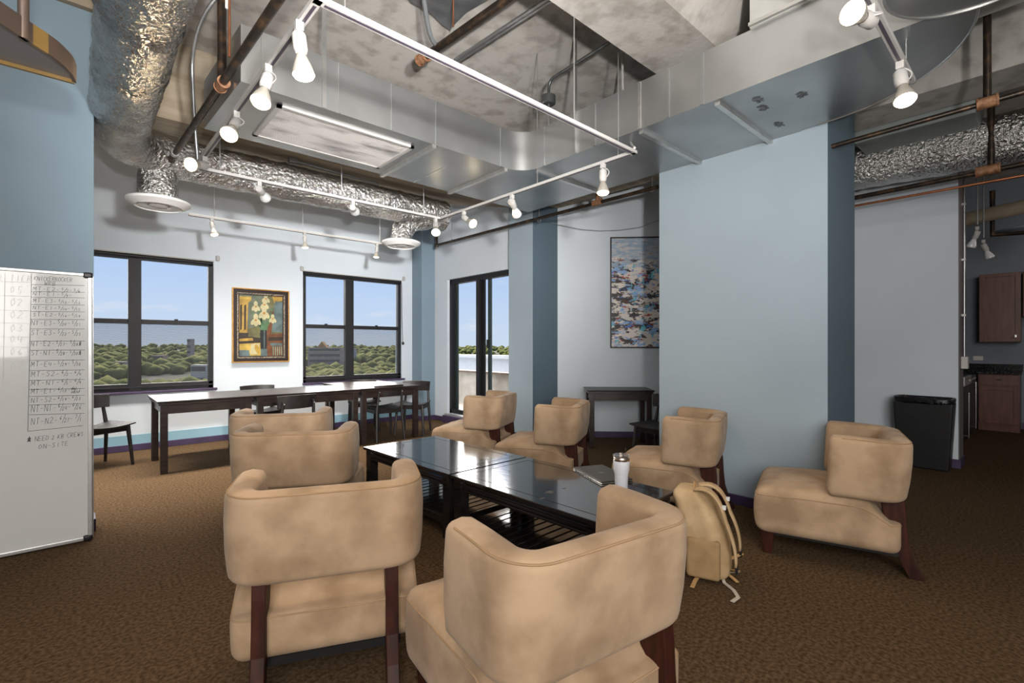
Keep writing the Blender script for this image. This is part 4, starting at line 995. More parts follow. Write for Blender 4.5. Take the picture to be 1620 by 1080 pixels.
# ---- black dining chairs
def chair_proto(label):
    t = thing('dining_chair', label, 'chair', (0,0,0), 0, 'black wooden dining chairs')
    # local: facing +y, origin under seat centre
    m = MB(); n = 12; vs = []; top = []
    ws, ds = 0.225, 0.215
    for k in range(2):
        for i in range(n+1):
            for j in range(n+1):
                u = -1+2*i/n; v = -1+2*j/n
                x_ = ws*u*(1+0.06*v); y_ = ds*v
                z_ = 0.452 - 0.020*(1-u*u)*(1-0.4*v) + 0.012*u*u - (0.014 if k == 0 else 0)
                vs.append((x_, y_, z_))
    def I(k,i,j): return k*(n+1)**2+i*(n+1)+j
    fs = [(I(1,i,j), I(1,i+1,j), I(1,i+1,j+1), I(1,i,j+1)) for i in range(n) for j in range(n)] + [(I(0,i,j), I(0,i,j+1), I(0,i+1,j+1), I(0,i+1,j)) for i in range(n) for j in range(n)]
    for i in range(n):
        fs += [(I(0,i,0), I(0,i+1,0), I(1,i+1,0), I(1,i,0)), (I(0,i,n), I(1,i,n), I(1,i+1,n), I(0,i+1,n)), (I(0,0,i), I(1,0,i), I(1,0,i+1), I(0,0,i+1)), (I(0,n,i), I(0,n,i+1), I(1,n,i+1), I(1,n,i))]
    m.add(vs, fs); m.build('seat', M_blackm, t, smooth=True)
    m = MB()
    for s_ in (-1, 1):
        m.box(s_*0.185-0.01, -0.18, 0.375, s_*0.185+0.01, 0.17, 0.435)
    m.box(-0.18, 0.155, 0.375, 0.18, 0.175, 0.43); m.box(-0.18, -0.185, 0.375, 0.18, -0.165, 0.43); m.build('seat_frame', M_blackm, t, bevel=0.003)
    for s_ in (-1, 1):
        m = MB(); m.tube([(s_*0.215, 0.20, 0.0), (s_*0.185, 0.165, 0.435)], 0.020, 8, scale=[0.75, 1.1]); m.build('front_leg', M_blackm, t, smooth=True)
        m = MB(); m.tube([(s_*0.205, -0.245, 0.0), (s_*0.185, -0.195, 0.42), (s_*0.165, -0.235, 0.70)], 0.019, 8, scale=[0.75, 1.15, 0.8]); m.build('rear_leg', M_blackm, t, smooth=True)
    m = MB(); pts = []
    for i in range(13):
        u = -1+i/6; pts.append((u*0.215, -0.235+0.055*u*u*0.9, 0.695))
    verts = []; fs = []
    for u, y_, _ in [(p[0], p[1], 0) for p in pts]:
        k = abs(u)/0.215; zt_ = 0.765-0.006*k*k; zb_ = 0.615+0.004*k*k; dy = -0.012
        xin = u*0.955
        verts += [(xin*1.0, y_, zb_), (u, y_+dy, zt_), (u, y_+dy+0.014, zt_), (xin*1.0, y_+0.014, zb_)]
    for i in range(12):
        for j in range(4): fs.append((i*4+j, i*4+(j+1)%4, (i+1)*4+(j+1)%4, (i+1)*4+j))
    fs += [(0,1,2,3), (48,51,50,49)]
    m.add(verts, fs); bk = m.build('backrest', M_blackm, t, smooth=True, bevel=0.003)
    m = MB()
    for s_ in (-1, 1): m.lathe([(0, 0.003), (0.006, 0.002), (0.006, 0)], 10, Matrix.Translation((s_*0.165, -0.258, 0.675)) @ Matrix.Rotation(PI/2, 4, 'X'))
    m.build('screws', M_refl, bk)
    return t
ch = chair_proto('black wooden chair at the far left, half hidden by the whiteboard wall')
def place(first, x, y, deg, label):
    r = math.radians(deg)-PI/2
    if first: ch.location = (x, y, 0); ch.rotation_euler = (0,0,r); ch['label'] = label; return ch
    return dup(ch, (x, y, 0), r, label)
place(True, 0.175, 6.80, -62, 'black wooden chair at the far left, half hidden by the whiteboard wall')
place(False, 3.205, 6.27, 88, 'black wooden chair with its back to the viewer, pushed under the right end table')
place(False, 1.78, 5.72, 96, 'black wooden chair pushed up to the near side of the middle table')
place(False, 1.83, 7.05, 268, 'black wooden chair on the window side, below the flower painting, only its back top showing')
place(False, 3.30, 7.10, 250, 'black wooden chair behind the right end table, under the right window')
place(False, 3.735, 6.36, 223, 'black wooden chair at the right end of the long row beside the corner pilaster')
place(False, 4.66, 2.80, 178, 'black wooden chair mostly hidden behind the light blue wall, by the small table')

# ---- whiteboard
wb0 = atz(143, 848, 0.03); 
BX1 = wb0.x+0.0; BY = wb0.y
t = thing('whiteboard', 'tall freestanding whiteboard with handwritten schedule, leaning on the blue wall at left', 'whiteboard', (BX1, BY, 0))
BW, BH, BZ = 1.22, 1.775, 0.02
tilt = Matrix.Rotation(math.radians(-0.4), 4, 'X')
m = MB(); m.box(-BW, 0, BZ, 0, 0.02, BH); m.build('board', M_wboard, t)
m = MB()
m.box(-BW, -0.008, BZ-0.01, 0.0, 0.026, BZ+0.014); m.box(-BW, -0.008, BH-0.014, 0.0, 0.026, BH+0.006); m.box(-0.014, -0.008, BZ, 0.01, 0.026, BH); m.box(-BW-0.01, -0.008, BZ, -BW+0.014, 0.026, BH)
m.build('frame', M_alu, t, bevel=0.004)
m = MB(); m.box(0.012, 0.012, BZ, 0.016, 0.10, BH-0.01); m.build('stand_edge', M_alu, t)
for z in (BZ, BH-0.01):
    m = MB(); m.rbox((-0.012, 0.008, z+0.004), (0.05, 0.042, 0.04), 0.012, 1); m.build('corner_cap', M_bplast, t, smooth=True)
# handwriting: single-stroke capitals
GL = {'A':[[(0,0),(.5,1),(1,0)],[(.2,.4),(.8,.4)]],'B':[[(0,0),(0,1),(.7,.9),(.7,.6),(0,.5),(.8,.4),(.8,.1),(0,0)]],'C':[[(1,.9),(.5,1),(0,.6),(0,.3),(.5,0),(1,.1)]],
'E':[[(1,1),(0,1),(0,0),(1,0)],[(0,.5),(.8,.5)]],'I':[[(.5,0),(.5,1)]],'K':[[(0,0),(0,1)],[(1,1),(0,.4),(1,0)]],'M':[[(0,0),(.1,1),(.5,.3),(.9,1),(1,0)]],
'N':[[(0,0),(0,1),(1,0),(1,1)]],'D':[[(0,0),(0,1),(.8,.8),(1,.5),(.8,.1),(0,0)]],'O':[[(.5,1),(0,.7),(.1,.1),(.6,0),(1,.4),(.8,.9),(.5,1)]],'R':[[(0,0),(0,1),(.9,.85),(.8,.55),(0,.5),(1,0)]],
'S':[[(1,.9),(.4,1),(.1,.75),(.9,.35),(.6,0),(0,.1)]],'T':[[(0,1),(1,1)],[(.5,1),(.5,0)]],'W':[[(0,1),(.2,0),(.5,.6),(.8,0),(1,1)]],'G':[[(1,.9),(.4,1),(0,.4),(.5,0),(1,.2),(1,.5),(.6,.5)]],
'P':[[(0,0),(0,1),(.9,.85),(.8,.5),(0,.45)]],'-':[[(.1,.45),(.8,.5)]],'/':[[(0,-.1),(.8,1.1)]],'.':[[(.3,.3),(.4,.35)]],' ':[],
'0':[[(.5,1),(0,.6),(.3,0),(.9,.4),(.5,1)]],'1':[[(.5,0),(.5,1)]],'2':[[(0,.8),(.5,1),(.9,.7),(0,0),(1,.05)]],'3':[[(0,1),(.8,.9),(.4,.55),(.9,.3),(.5,0),(0,.1)]],'4':[[(.1,1),(0,.4),(.9,.45)],[(.8,.9),(.7,0)]],
'5':[[(.9,1),(.2,1),(.1,.6),(.8,.4),(.6,0),(0,0)]],'6':[[(.8,1),(.1,.4),(.5,0),(.9,.3),(.2,.4)]],'7':[[(0,1),(1,1),(.4,0)]],'8':[[(.5,.5),(.1,.8),(.6,1),(.8,.8),(.1,.2),(.5,0),(.9,.3),(.5,.5)]],'9':[[(.8,.7),(.3,.5),(.1,.8),(.6,1),(.8,.7),(.5,0)]],
'*':[[(.1,0),(.5,1.1),(.9,0),(0,.7),(1,.7),(.1,0)]]}
hr = random.Random(11); WSC = [1.0]
def write(mb, text, xl, zb_, h, slant=0.12, wd=0.62, rise=0.0, sw=0.0016, gap=0.32):
    x_ = xl; wd = wd*WSC[0]; gap = gap*WSC[0]; slant = slant*0.8
    for chx in text:
        small = chx.islower()
        g = GL.get(chx.upper(), [])
        hh_ = h*(1+hr.uniform(-.1, .1)); zb2 = zb_ + (x_-xl)*rise + hr.uniform(-.04, .04)*h
        for st_ in g:
            P_ = [Vector((x_+(p[0]*wd+p[1]*slant)*hh_, -0.0012, zb2+p[1]*hh_)) for p in st_]
            for a, b in zip(P_, P_[1:]):
                if (b-a).length > 1e-5: mb.bar(a, b, 0.001, sw, up=(0, 0, 1) if abs((b-a).normalized().z) < 0.9 else (1, 0, 0))
        x_ += h*(wd+gap) if chx != ' ' else h*0.4
    return x_
def frac(mb, a, b, x_, z, h, rise):
    x1 = write(mb, a, x_, z+h*0.45, h*0.6, rise=rise); write(mb, '/', x1-h*0.12*WSC[0], z, h, rise=rise); return write(mb, b, x1+h*0.28*WSC[0], z, h*0.6, rise=rise)
def bp(px, py):
    p = aty(px, py, BY); return p.x-BX1, p.z
mw = MB()
# text rows: (pixel y of baseline, text, dates)
rows = [(460,'MT-E2','5/7-5/8',''),(468,'NT-E1','5/9-',''),(479,'MT-E3','5/12-5/13',''),(490,'NT-E1','5/14-5/15',''),(501,'ST-E2','5/16-5/19',''),(515,'NT-E3','5/20-5/21',''),(531,'ST-E3','5/22-5/23',''),
        (548,'NT-E2','5/27-5/28','*'),(563,'ST-N1','5/28-5/30','*'),(581,'MT-E4','5/29-5/30',''),(597,'MT-S2','6/2-6/4',''),(611,'MT-N1','6/5-6/9',''),(624,'MT-E1','6/10-6/11',''),(638,'NT-S2','6/19-6/23',''),(653,'NT-N1','6/24-6/26',''),(673,'NT-N2','6/27-7/1','')]
for k_, (py, a, dts, ex) in enumerate(rows):
    x_, z = bp(52 if k_ < 5 else 49, py); nxt = 14 if k_ > 8 else 10
    hcap = 0.023 if k_ < 5 else (0.030 if k_ < 14 else 0.040); z += 0.004
    WS = (bp(122 if not ex else 118, py)[0]-x_)/(hcap*(len(a)+1+len(dts)*0.86)*0.74)
    WSC[0] = min(1.0, WS)
    e1 = write(mw, a, x_, z, hcap, rise=0.02); e1 = write(mw, '-', e1, z, hcap, rise=0.02)
    parts_ = dts.split('-')
    for qi, dd in enumerate(parts_):
        if '/' in dd:
            s1, s2_ = dd.split('/'); e1 = frac(mw, s1, s2_, e1+hcap*0.1, z+hcap*0.02, hcap*1.08, 0.02)
        if qi < len(parts_)-1: e1 = write(mw, '-', e1, z+hcap*.05, hcap, rise=0.02)
    if ex: write(mw, ex, e1, z, hcap*0.9, sw=0.0018)
WSC[0] = 0.78
x_, z = bp(54, 443); write(mw, 'KNICKERBOCKER', x_, z, 0.026, wd=0.50, gap=0.18, rise=0.02)
x_, z = bp(70, 451); write(mw, 'WRB', x_, z, 0.026)
x_, z = bp(113, 617); write(mw, 'KB', x_, z, 0.016); x_, z = bp(113, 622); write(mw, 'POINT', x_, z, 0.014, gap=.15)
x_, z = bp(43, 699); e1 = write(mw, '*', x_, z, 0.030, sw=0.003); write(mw, 'NEED 2 KB CREWS', e1+0.012, z, 0.028, rise=0.03, wd=.5, gap=.26)
x_, z = bp(61, 707); write(mw, 'ON-SITE', x_, z-0.012, 0.028, rise=0.03)
mw.build('handwriting', M_ink, t)
ml = MB()
def rule(p, q, m_=ml, sw=0.0022):
    a, b = bp(*p), bp(*q); m_.bar((a[0], -0.0012, a[1]), (b[0], -0.0012, b[1]), 0.001, sw, up=(0, 0, 1) if abs(a[0]-b[0]) > abs(a[1]-b[1]) else (1, 0, 0))
for yl in (450, 461, 470, 481.5, 492.5, 505, 520, 539.5, 554, 570, 586, 601.5, 616, 627, 640.5, 656): rule((49.5 - (yl-450)*0.02, yl), (134, yl+1.5-(yl-450)*0.02))
rule((50, 432), (44, 682)); rule((44, 682), (131, 673)); ml.build('ruled_lines', M_ink, t)
mf = MB()
x_, z = bp(16, 443); write(mf, 'TIER', x_, z, 0.034)
x_, z = bp(-14, 443); write(mf, 'ER', x_, z, 0.034)
for yy, s_ in ((463,'05'),(483,'02'),(503,'02'),(524,'03'),(541,'04'),(561,'06'),(584,'07')):
    x_, z = bp(16, yy); write(mf, s_, x_, z, 0.042)
for yy in (445, 467, 490, 510, 532, 548, 570): rule((-60, yy-1), (47, yy+1.5), mf, 0.0018)
rule((8, 432), (5, 600), mf, 0.0018); mf.build('faded_handwriting', M_inkf, t)

# ---- framed flower painting
fp = thing('framed_painting', 'gilt framed painting of white irises in a dark vase, between the windows', 'painting', (1.98, WY-0.003, 1.59))
w2, h2 = 0.377, 0.525
def ring_frame(mb, w_, h_, t_, y0, y1):
    mb.box(-w_, y0, -h_, -w_+t_, y1, h_); mb.box(w_-t_, y0, -h_, w_, y1, h_); mb.box(-w_+t_, y0, h_-t_, w_-t_, y1, h_); mb.box(-w_+t_, y0, -h_, w_-t_, y1, -h_+t_)
m = MB(); ring_frame(m, w2, h2, 0.016, -0.035, 0); m.build('gilt_edge', M_gold, fp, bevel=0.003)
m = MB(); ring_frame(m, w2-0.016, h2-0.016, 0.045, -0.028, 0); m.build('dark_moulding', M_dkwood, fp, bevel=0.004)
m = MB(); ring_frame(m, w2-0.061, h2-0.061, 0.018, -0.024, 0); m.build('beaded_liner', M_orn, fp, bevel=0.002)
m = MB(); ring_frame(m, w2-0.079, h2-0.079, 0.012, -0.020, 0); m.build('inner_slip', M_dkwood, fp)
cw, chh = 0.288, 0.436
def pm(n, c, v=0.3, s=9): return mat('paint_'+n, tuple(q*0.72 for q in c), 0.45, var=v, scale=s)
Pm = [pm('olive', (0.16, 0.15, 0.06)), pm('ochre', (0.55, 0.34, 0.06)), pm('dark_brown', (0.035, 0.022, 0.013)), pm('sage', (0.16, 0.19, 0.13)), pm('cream', (0.66, 0.60, 0.34), .15), pm('green', (0.10, 0.22, 0.10)),
      pm('rust', (0.19, 0.065, 0.02)), pm('yellow', (0.68, 0.46, 0.08)), pm('blue_grey', (0.13, 0.19, 0.19)), pm('vase', (0.012, 0.014, 0.017)), pm('orange', (0.62, 0.26, 0.03)), pm('mint', (0.28, 0.36, 0.27))]
m = MB()
def C_(u, v, lay): return (-cw+2*cw*u, -0.010-lay*0.0004, chh-2*chh*v)
def poly(idx, pts, lay):
    m.m = idx; n = len(pts); m.add([C_(u, v, lay) for u, v in pts], [tuple(range(n))])
def ell(idx, cu, cv, ru, rv, lay, rot=0):
    poly(idx, [(cu+(math.cos(a)*ru*math.cos(rot)-math.sin(a)*rv*math.sin(rot)), cv+(math.cos(a)*ru*math.sin(rot)+math.sin(a)*rv*math.cos(rot))*0.75) for a in [i*2*PI/16 for i in range(16)]], lay)
m.box(-cw, -0.010, -chh, cw, 0, chh)
poly(3, [(0,0),(1,0),(1,.55),(0,.55)], 1); poly(0, [(.6,0),(1,0),(1,.3),(.75,.25),(.65,.1)], 2); poly(1, [(.75,0),(1,0),(1,.06),(.80,.12)], 3)
poly(8, [(.82,.08),(1,.09),(1,.60),(.74,.60)], 4)
poly(1, [(0,.03),(.27,.03),(.27,.09),(.20,.13),(.18,.62),(0,.62)], 5); poly(7, [(.0,.05),(.24,.05),(.24,.08),(0,.08)], 6)
for u in (.02, .11): poly(2, [(u,.18),(u+.045,.16),(u+.04,.56),(u,.58)], 7)
poly(6, [(.70,.25),(.79,.26),(.72,.65),(.62,.62)], 6); poly(2, [(.0,.62),(.48,.62),(.48,.80),(0,.80)], 5); poly(0, [(.22,.55),(.46,.50),(.47,.70),(.2,.68)], 6)
poly(1, [(0,.72),(.30,.70),(.31,.745),(0,.76)], 7); poly(7, [(0,.80),(.48,.78),(.48,.99),(0,.99)], 6); poly(4, [(.26,.80),(.46,.79),(.40,.97),(.24,.97)], 7); poly(8, [(0,.90),(.22,.90),(.24,1),(0,1)], 8)
ell(1, .40, .88, .05, .10, 9, -0.35); poly(6, [(.62,.64),(1,.62),(1,1),(.62,1)], 6); poly(2, [(.66,.69),(1,.68),(1,.74),(.66,.75)], 7)
poly(8, [(.70,.78),(1,.79),(1,.83),(.72,.83)], 8)
for k_ in range(5): poly(11, [(.76+k_*.05,.84),(.785+k_*.05,.84),(.785+k_*.05,.99),(.765+k_*.05,.99)], 9)
poly(8, [(.48,.87),(.62,.87),(.64,1),(.48,1)], 8)
poly(9, [(.475,.56),(.62,.56),(.62,.88),(.475,.88)], 9); poly(8, [(.55,.57),(.58,.57),(.58,.87),(.55,.87)], 10)
for a, b in (((.53,.56),(.36,.40)), ((.55,.56),(.55,.30)), ((.57,.56),(.75,.38)), ((.54,.56),(.45,.22)), ((.52,.56),(.24,.22)), ((.52,.55),(.38,.05)), ((.58,.56),(.82,.1))):
    poly(5, [(a[0]-.03,a[1]),(b[0]-.006,b[1]),(b[0]+.006,b[1]),(a[0]+.03,a[1])], 10)
poly(5, [(.46,.57),(.50,.44),(.55,.50),(.62,.42),(.64,.57)], 11)
def iris(u, v, s):
    ell(4, u, v-0.055*s, .055*s, .07*s, 12); ell(4, u-.06*s, v+.03*s, .045*s, .075*s, 13, .6); ell(4, u+.06*s, v+.03*s, .045*s, .075*s, 13, -.6); ell(4, u, v+.05*s, .05*s, .07*s, 14); ell(10, u, v, .028*s, .022*s, 15)
iris(.56, .29, 1.1); iris(.57, .15, .85); iris(.60, .05, .8); iris(.37, .19, .85); iris(.37, .41, 1.0); iris(.76, .38, .75)
m.build('canvas', Pm, fp, fix=False)

# ---- tall abstract painting on the angled wall
def abstract_mat():
    m = bpy.data.materials.new('abstract_palette_knife_paint'); nt, b = nodes_of(m); b.inputs['Roughness'].default_value = 0.5
    tc = nt.nodes.new('ShaderNodeTexCoord')
    def nz(scale, sx, sz, loc_, det=6, rough=.6, dist=0.4):
        mp = nt.nodes.new('ShaderNodeMapping'); mp.inputs['Scale'].default_value = (sx, 1, sz); mp.inputs['Location'].default_value = loc_
        n = nt.nodes.new('ShaderNodeTexNoise'); n.inputs['Scale'].default_value = scale; n.inputs['Detail'].default_value = det; n.inputs['Roughness'].default_value = rough; n.inputs['Distortion'].default_value = dist
        nt.links.new(tc.outputs['Object'], mp.inputs[0]); nt.links.new(mp.outputs[0], n.inputs['Vector']); return n.outputs[0]
    def step(src, lo, hi):
        r = nt.nodes.new('ShaderNodeMapRange'); r.inputs[1].default_value = lo; r.inputs[2].default_value = hi; nt.links.new(src, r.inputs[0]); return r.outputs[0]
    def mixc(f, a, c):
        x = nt.nodes.new('ShaderNodeMix'); x.data_type = 'RGBA'; nt.links.new(f, x.inputs[0])
        if isinstance(a, tuple): x.inputs[6].default_value = (*a, 1)
        else: nt.links.new(a, x.inputs[6])
        if isinstance(c, tuple): x.inputs[7].default_value = (*c, 1)
        else: nt.links.new(c, x.inputs[7])
        return x.outputs[2]
    c = mixc(step(nz(4.2, 1, 1.9, (3,0,1), 9, .7, .2), .50, .52), (0.80, 0.74, 0.69), (0.035, 0.030, 0.032))
    c = mixc(step(nz(4.4, 1, 2.2, (9,0,4), 9, .7, .2), .54, .56), c, (0.28, 0.48, 0.78))
    c = mixc(step(nz(6.4, 1, 2.5, (1,0,12), 9, .7, .2), .59, .61), c, (0.09, 0.22, 0.66))
    c = mixc(step(nz(5.0, 1.4, 1.3, (5,0,21), 9, .7, .2), .59, .61), c, (0.10, 0.55, 0.72))
    c = mixc(step(nz(5.4, 1, 3.0, (15,0,7), 9, .75, .2), .58, .60), c, (0.42, 0.04, 0.02))
    c = mixc(step(nz(5.0, 1, 2.6, (25,0,17), 9, .7, .2), .57, .59), c, (0.86, 0.80, 0.74))
    # the upper quarter is hazy pale blue
    sp = nt.nodes.new('ShaderNodeSeparateXYZ'); nt.links.new(tc.outputs['Object'], sp.inputs[0])
    add = nt.nodes.new('ShaderNodeMath'); add.operation = 'ADD'; nt.links.new(sp.outputs['Z'], add.inputs[0]); n5 = nz(5, 1, 3, (2,0,2)); nt.links.new(n5, add.inputs[1])
    hz = mixc(step(nz(7, 1, 4, (31,0,7)), .45, .6), (0.32, 0.44, 0.58), (0.60, 0.60, 0.62)); hz = mixc(step(nz(5, 1, 6, (41,0,9)), .60, .63), hz, (0.32, 0.06, 0.04))
    c = mixc(step(add.outputs[0], 0.86, 0.96), c, hz)
    nt.links.new(c, b.inputs['Base Color'])
    return m
# wall direction (1,-1)/sqrt2 ; painting x axis along it
ap = thing('abstract_painting', 'tall black framed abstract painting in blue, red, white and black on the angled wall', 'painting', (0,0,0), math.radians(-45))
lft = Vector((5.64, 4.18, 0)); wlen = 0.78; cpt = lft + Vector((1,-1,0)).normalized()*wlen/2 - Vector((1,1,0)).normalized()*0.003
ap.location = (cpt.x, cpt.y, 2.055)
hw_, hh_ = wlen/2, 0.785
m = MB(); ring_frame(m, hw_, hh_, 0.018, -0.035, 0); m.build('frame', M_dkwood, ap, bevel=0.002)
m = MB(); m.box(-hw_+0.018, -0.022, -hh_+0.018, hw_-0.018, 0, hh_-0.018); m.build('canvas', abstract_mat(), ap)

# ---- bin with liner
q0 = Vector((6.60, 1.12, 0)); 
t = thing('trash_bin', 'black slim plastic bin with a liner against the white recess wall', 'bin', (6.78, 0.90, 0), 0)
m = MB(); vs = []
for z, a, b in ((0, 0.21, 0.125), (0.70, 0.245, 0.145)): vs += [(-b, -a, z), (b, -a, z), (b, a, z), (-b, a, z)]
m.add(vs, [(0,3,2,1),(4,5,6,7),(0,1,5,4),(1,2,6,5),(2,3,7,6),(3,0,4,7)]); m.build('body', M_bplast, t, bevel=0.015)
m = MB(); m.sweep([(-0.136, -0.2+0.4*i/16, 0.40+0.085*math.sin(PI*(0.15+0.6*i/16))) for i in range(17)], [(-0.004,-0.004),(0.004,-0.004),(0.004,0.004),(-0.004,0.004)]); m.build('moulded_arch', M_bplast, t)
m = MB(); n = 64; prof = [(0.010, 0.665), (0.016, 0.69), (0.014, 0.71), (0.020, 0.735), (0.012, 0.752), (-0.01, 0.752), (-0.02, 0.73), (-0.05, 0.70)]
vs = []; fs = []; K = len(prof)
for i in range(n):
    a = 2*PI*i/n; ex = 0.45
    cx = math.copysign(abs(math.cos(a))**ex, math.cos(a))*0.140; cy = math.copysign(abs(math.sin(a))**ex, math.sin(a))*0.242
    dn = Vector((math.cos(a), math.sin(a), 0))
    for j, (o_, z) in enumerate(prof):
        jit = 0.007*noise.noise(Vector((i*0.9, j*2.0, 1)))
        drop = -0.045*math.sin(a*1.0+0.9) if j == 0 else 0
        vs.append((cx+dn.x*(o_*.6+jit), cy+dn.y*(o_*.6+jit), z+jit*1.2+drop))
for i in range(n):
    for j in range(K-1): fs.append((i*K+j, ((i+1)%n)*K+j, ((i+1)%n)*K+j+1, i*K+j+1))
m.add(vs, fs); m.build('bin_liner', M_bag, t, smooth='full')

# ---- backpack
bk0 = Vector((2.685, 1.315, 0)); BA = math.radians(-162)
BR = math.radians(-8)          # local +y points to the back panel side (to screen right)
t = thing('backpack', 'tan canvas backpack slumped against the coffee table corner, straps trailing on the carpet', 'backpack', bk0, BA)
def bag(p):
    h_ = max(0.0, (p.z+0.24)/0.48)
    k = 1-0.42*max(0, h_-0.25)**1.3
    y = p.y*k + 0.02*math.sin(h_*PI) - 0.10*h_**1.5 + (0.012*noise.noise(p*11))
    x_ = p.x*(1-0.30*max(0, h_-0.5)) + 0.012*noise.noise(p*9+Vector((5,0,0)))
    return (x_, y, p.z)
m = MB(); m.rbox((0, 0, 0.245), (0.27, 0.26, 0.48), 0.075, 8, fn=bag); body = m.build('main_body', M_canvas, t, smooth='full')
m = MB(); m.rbox((0.125, 0.0, 0.13), (0.05, 0.18, 0.22), 0.024, 4); m.build('side_pocket', M_canvas2, t, smooth='full')
m = MB(); m.rbox((-0.125, 0.0, 0.13), (0.05, 0.18, 0.22), 0.024, 4); m.build('side_pocket', M_canvas2, t, smooth='full')
m = MB(); m.rbox((0, -0.125, 0.17), (0.21, 0.07, 0.28), 0.03, 5); m.build('front_pocket', M_canvas, t, smooth='full')
def strap(s_):
    pts = bez((s_*0.045, -0.02, 0.475), (s_*0.075, 0.10, 0.50), (s_*0.10, 0.135, 0.34), 9) + bez((s_*0.10, 0.135, 0.34), (s_*0.125, 0.18, 0.22), (s_*0.125, 0.155, 0.12), 8)[1:]
    m = MB(); m.sweep(pts, [(-0.028,-0.007),(-0.012,-0.010),(0.012,-0.010),(0.028,-0.007),(0.028,0.007),(0.012,0.010),(-0.012,0.010),(-0.028,0.007)], up=(1,0,0.001)); 
    # the sweep ring is turned so that the pad lies flat along the back
    return m
for s_ in (-1, 1):
    pts = [Vector(p) for p in bez((s_*0.045, -0.05, 0.485), (s_*0.075, 0.07, 0.53), (s_*0.10, 0.115, 0.34), 9) + bez((s_*0.10, 0.115, 0.34), (s_*0.120, 0.17, 0.22), (s_*0.120, 0.165, 0.12), 8)[1:]]
    m = MB(); vs = []; fs = []
    for i, p in enumerate(pts):
        d = (pts[min(i+1, len(pts)-1)]-pts[max(i-1, 0)]).normalized(); nn = Vector((1,0,0)).cross(d).normalized(); sd = d.cross(nn).normalized()
        wd_ = 0.036 - 0.016*(i/len(pts))
        vs += [p+sd*wd_*a+nn*0.007*b for a, b in ((-1,-.6),(-.5,-1),(.5,-1),(1,-.6),(1,.6),(.5,1),(-.5,1),(-1,.6))]
    for i in range(len(pts)-1):
        for j in range(8): fs.append((i*8+j, i*8+(j+1)%8, (i+1)*8+(j+1)%8, (i+1)*8+j))
    fs += [tuple(range(8)), tuple(range(len(vs)-8, len(vs)))]
    m.add(vs, fs); sp_ = m.build('shoulder_strap', M_canvas, t, smooth='full')
    q = pts[7]; m = MB(); m.box(q.x-0.016, q.y+0.0, q.z-0.006, q.x+0.016, q.y+0.022, q.z+0.010); m.build('reflective_tab', M_refl, sp_)
    e0 = pts[-1]; m = MB(); m.rbox((e0.x, e0.y+0.004, e0.z-0.015), (0.034, 0.014, 0.045), 0.005, 1); m.build('buckle', M_bplast, sp_, smooth=True)
m = MB(); m.ribbon([Vector(p) for p in bez((-0.03, -0.06, 0.475), (0, -0.07, 0.535), (0.03, -0.06, 0.475), 8)], 0.022, 0.004, up=(0,1,0)); m.build('grab_handle', M_web, t)
m = MB(); m.ribbon([Vector(p) for p in [(-0.10,-0.02,0.33),(-0.06,-0.045,0.42),(0,-0.055,0.455),(0.06,-0.045,0.42),(0.10,-0.02,0.33)]], 0.010, 0.003); m.build('zip', M_bplast, t)
def wloc(px, py, z=0.006):        # floor pixel to backpack-local coordinates
    p = atz(px, py, z); a = -BA; d = p-bk0; return Vector((d.x*math.cos(a)-d.y*math.sin(a), d.x*math.sin(a)+d.y*math.cos(a), z))
def flatrib(pts, wd_, mt, name):
    m = MB(); vs = []; fs = []
    for i, p in enumerate(pts):
        d = (pts[min(i+1, len(pts)-1)]-pts[max(i-1, 0)]); d = d.normalized(); sd = d.cross(Vector((0,0,1)))
        sd = sd.normalized() if sd.length > 1e-3 else Vector((1,0,0))
        vs += [p-sd*wd_, p+sd*wd_, p+sd*wd_+Vector((0,0,0.003)), p-sd*wd_+Vector((0,0,0.003))]
    for i in range(len(pts)-1):
        for j in range(4): fs.append((i*4+j, i*4+(j+1)%4, (i+1)*4+(j+1)%4, (i+1)*4+j))
    fs += [(0,1,2,3), (len(vs)-1, len(vs)-2, len(vs)-3, len(vs)-4)]
    m.add(vs, fs); m.build(name, mt, t)
flatrib([Vector((-0.125,0.178,0.10)), wloc(1112,902,0.03), wloc(1100,918), wloc(1095,929)], 0.011, M_web, 'trailing_strap')
flatrib([Vector((0.125,0.178,0.10)), wloc(1143,898,0.05), wloc(1153,909,0.02), wloc(1167,921)], 0.010, M_web, 'trailing_strap')
flatrib([Vector((0.12,0.175,0.09)), wloc(1141,905,0.03), wloc(1146,922), wloc(1160,933), wloc(1168,945), wloc(1158,952)], 0.010, M_webl, 'trailing_strap')

# ---- kitchen
KX = 10.4
def panel_door(name, parent, y0, y1, z0, z1, x_, mt):
    m = MB(); m.box(x_, y0, z0, x_+0.02, y1, z1); f = 0.055
    d = m.build(name, mt, parent, bevel=0.003)
    m = MB(); m.box(x_-0.014, y0, z0, x_, y0+f, z1); m.box(x_-0.014, y1-f, z0, x_, y1, z1); m.box(x_-0.014, y0+f, z0, x_, y1-f, z0+f); m.box(x_-0.014, y0+f, z1-f, x_, y1-f, z1); m.build('rail_frame', mt, d, bevel=0.002)
    return d
t = thing('kitchen_cabinet', 'dark cherry base cabinet with one drawer and one door at the kitchen end', 'cabinet', (KX, 0.29, 0))
m = MB(); m.box(0.02, 0, 0.09, 0.58, 0.45, 0.87); m.build('carcass', M_cherry, t); m = MB(); m.box(0.05, 0, 0, 0.58, 0.45, 0.09); m.build('toe_kick', M_cherry, t)
panel_door('door', t, 0.01, 0.44, 0.12, 0.68, 0, M_cherry); d_ = MB(); d_.box(0, 0.01, 0.70, 0.02, 0.44, 0.86); d_ = d_.build('drawer', M_cherry, t, bevel=0.003)
